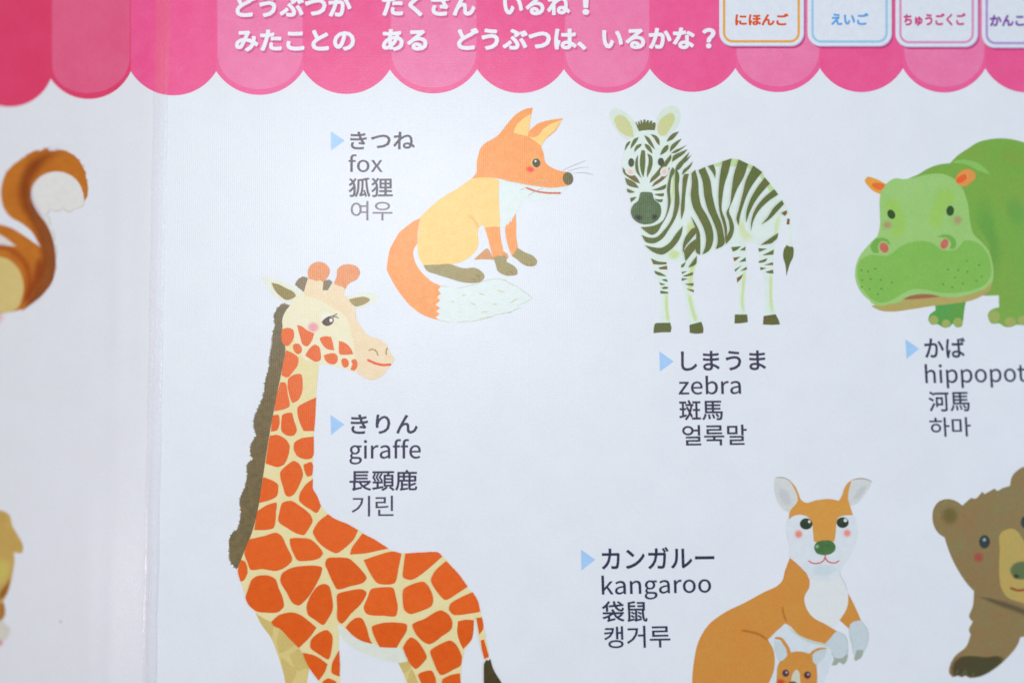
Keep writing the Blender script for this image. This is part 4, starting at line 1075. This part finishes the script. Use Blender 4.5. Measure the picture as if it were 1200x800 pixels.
# ------------------------------------------------------------------ squirrel
squ = holder("squirrel_illustration", chart, 40, 270, "printed squirrel tail curling over beyond the fold, orange with a dark stripe")
SO = ink((200, 120, 40), (192, 110, 36), mottle=160)
S(squ, "tail_lining", ink((230, 228, 224)), W_, "300 470,350 400,440 345,540 325,640 350,720 410,770 490,790 600!,770 650,720 675,698 678!,670 700,640 705,590 662!,560 695,520 698,470 680!,455 720,430 740!,460 780,480 830,500 1000,480 1200,430 1000,400 800,350 700,310 640,290 560")
bundle(squ, "lining_outline", ink((198, 190, 162)), W_, ["792 600,775 650,722 675,700 678", "698 676,672 700,640 706,610 690,590 660", "590 660,572 690,530 699,500 692,470 678", "470 680,455 715,430 742", "430 740,462 765,474 800,465 830", "490 870,512 930,515 985", "520 1010,535 1080,530 1150", "525 1180,530 1230,518 1270"], 1.1)
S(squ, "body", SO, Z_, "-40 262!,0 263,15 268,28 276,38 283,47 290,52 310,44 338,28 362!,10 366,-40 368!")
S(squ, "body_gap", ink((226, 222, 216)), Z_, "-30 270!,0 275,8 280,19 288.5!,10 288,0 287,-30 288!")
S(squ, "belly", ink((220, 196, 128), (214, 192, 122), mottle=160), Z_, "-40 300!,0 301,10 304,20 313,26 325,27 345,20 361,10 366,0 366.5,-40 368!")
S(squ, "tail", SO, Z_, "1.2 222,2.5 215,7.5 202,16 193,30 183!,31 182,43 176!,44 176.5,55 173.5!,56 175,74 176,91 186,100 201!,100.5 206,103 219,102 230,99 236!,98 230,96 221,90 211,80 204,67 201,55 203,44 210,37.5 219,36 230,39 240,46 252,52.5 260,60 275,64.5 294.5,65 311,61.5 329,51 344,27 363.5!,21 362!,32 340,42 315,47 288!,37.5 272,25 261.5,12 254,5 245,2 235")
DK = ink((146, 74, 28), (132, 70, 30), mottle=200)
K(squ, "tail_stripe", DK, Z_, "84 182,68 180,52 185,40 195,31 210,29 226,32 240,40 254,49 272,55 294,54 318,44 340,28 358", 19, soft=True, on=SO)
S(squ, "tail_stripe", ink((152, 84, 38), (140, 76, 34), mottle=200), Z_, "36 222!,36 230,39 240,46 252,52.5 260,60 275,64.5 294.5,65 311,61.5 329,51 344,27 363.5!,40 345,50 325,54 300,49 278,40 258,33 242,32 230")
K(squ, "tail_stripe", ink((168, 86, 32)), Z_, "46 300,44 320,36 342,26 358", 12, soft=True, on=SO)
K(squ, "body_stripe", ink((176, 92, 32)), Z_, "-20 290,5 290,20 298,31 312,34 330,30 350", 9, soft=True, on=SO)
SE(squ, "pink_edge", ink((240, 190, 192)), Z_, -2, 372, 9, 9, 0, 0.2, on=VINYL)
bundle(squ, "tail_edge_fur", ink((200, 118, 44)), W_, [f"{x} {y},{x+dx} {y+dy}" for x, y, dx, dy in ((60, 340, -6, -18), (130, 268, 0, -18), (200, 212, 10, -22), (240, 186, 14, -20), (300, 150, 22, -18), (345, 132, 22, -14), (400, 120, 24, -16), (445, 112, 22, -14), (520, 122, 26, -6), (600, 134, 26, 2), (680, 172, 24, 6), (735, 214, 18, 12), (775, 262, 14, 18), (800, 330, 8, 22), (815, 400, 6, 22), (822, 470, 2, 24), (818, 540, 0, 24))], 1.3)
bundle(squ, "tail_fur", ink((214, 170, 110)), W_, [f"{x} {y},{x+dx} {y+dy}" for x, y, dx, dy in ((540, 322, 30, 12), (580, 325, 25, 16), (610, 335, 30, 22), (680, 372, 25, 25), (715, 402, 22, 30), (745, 440, 12, 35), (765, 480, 10, 38), (780, 530, 8, 38), (300, 440, -12, 26), (320, 410, -14, 24), (350, 385, -18, 22), (385, 362, -20, 16))], 0.9)

# ------------------------------------------------------------------ the figure cut off at the lower left
oth = holder("animal_illustration", chart, 0, 670, "tan printed animal cut off at the lower left below the squirrel")
S(oth, "plumage", ink((216, 212, 200)), Z_, "-20 724!,0 724,6 730,12 736,10 744,3 752,-4 756,-20 756!")
SE(oth, "pink_edge", ink((228, 150, 166)), Z_, -1, 753, 6, 5, 0, 0.3, on=VINYL)
S(oth, "leg", ink((176, 120, 52)), Z_, "-20 700!,2 702,6 712,4 724,-4 728,-20 728!")
S(oth, "head", ink((204, 168, 92), (196, 160, 84), mottle=160), Z_, "-20 595!,2 598,10 602,15 617,20 625,27 643,26 647,16 647!,17 655,15 670,12 685,6 700,3 705,-20 705!")
SS(oth, "head_tint", ink((206, 188, 96)), Z_, "-8 650,4 652,14 655,14 670,8 682,-6 690", 0.4, on=OHEAD)
SS(oth, "head_shade", ink((160, 106, 48)), Z_, "13 672,12 686,5 702,-6 706,0 692,8 682", 0.5, on=OHEAD)

# ------------------------------------------------------------------ small blemish on the vinyl
E(chart, "speck", ink((192, 194, 200)), Z_, 71, 728, 1.7, 1.5, n=10)

# ------------------------------------------------------------------ welded seam along the fold
mm = bpy.data.materials.new("clear_weld"); mm.use_nodes = True
n, l = mm.node_tree.nodes, mm.node_tree.links
n.remove(n['Principled BSDF'])
out = n['Material Output']
tr = n.new('ShaderNodeBsdfTransparent')
tr.inputs[0].default_value = (0.985, 0.985, 0.995, 1)
df = n.new('ShaderNodeBsdfDiffuse'); df.inputs[0].default_value = (0.78, 0.84, 0.93, 1)
gl = n.new('ShaderNodeBsdfGlossy'); gl.inputs['Roughness'].default_value = 0.2
fr = n.new('ShaderNodeFresnel'); fr.inputs['IOR'].default_value = 1.5
m1 = n.new('ShaderNodeMixShader'); m1.inputs[0].default_value = 0.05
m2 = n.new('ShaderNodeMixShader')
l.new(tr.outputs[0], m1.inputs[1]); l.new(df.outputs[0], m1.inputs[2])
l.new(fr.outputs[0], m2.inputs[0]); l.new(m1.outputs[0], m2.inputs[1]); l.new(gl.outputs[0], m2.inputs[2]); l.new(m2.outputs[0], out.inputs[0])
geo = n.new('ShaderNodeNewGeometry')
nz = n.new('ShaderNodeTexNoise'); nz.inputs['Scale'].default_value = 700; nz.inputs['Detail'].default_value = 2
l.new(geo.outputs['Position'], nz.inputs['Vector'])
bp = n.new('ShaderNodeBump'); bp.inputs['Distance'].default_value = 0.00012; bp.inputs['Strength'].default_value = 0.35
l.new(nz.outputs['Fac'], bp.inputs['Height']); l.new(bp.outputs[0], gl.inputs['Normal'])
prof = [(-8.5, 0.0), (-7.4, 0.05), (-6.2, 0.11), (-5.0, 0.10), (-4.0, 0.03), (-3.4, 0.0), (-1.5, 0.0), (1.5, 0.01), (3.4, 0.02), (4.6, 0.10), (5.6, 0.11), (6.4, 0.05), (7.4, 0.02), (9.0, 0.0)]
vs, f = [], []
rows_y = [(-420 + 2 * i) for i in range(841)]
lump = [0.0] * len(prof)
for j, y in enumerate(rows_y):
    fx = fold_x(y)
    rough_weld = 0.12 + 0.88 * min(1.0, max(0.0, (y - 300) / 160.0))      # the weld bubbled towards the bottom
    for i, (dx, up) in enumerate(prof):
        lump[i] = 0.62 * lump[i] + rnd.uniform(-.5, .5)
        w = lump[i] * 0.042 * rough_weld * (1 if 0 < i < len(prof) - 1 else 0)
        vs.append(P(fx + dx + 0.35 * math.sin(y * .05), y, 0.16 + up * (0.22 + 0.78 * min(1.0, max(0.0, (y - 400) / 90.0))) + w))
k = len(prof)
for j in range(len(rows_y) - 1):
    for i in range(k - 1):
        a = j * k + i
        f.append((a, a + 1, a + k + 1, a + k))
seam = put("welded_seam", vs, f, mm, chart, label="clear raised welded strip running along the fold")
for q in seam.data.polygons:
    q.use_smooth = True
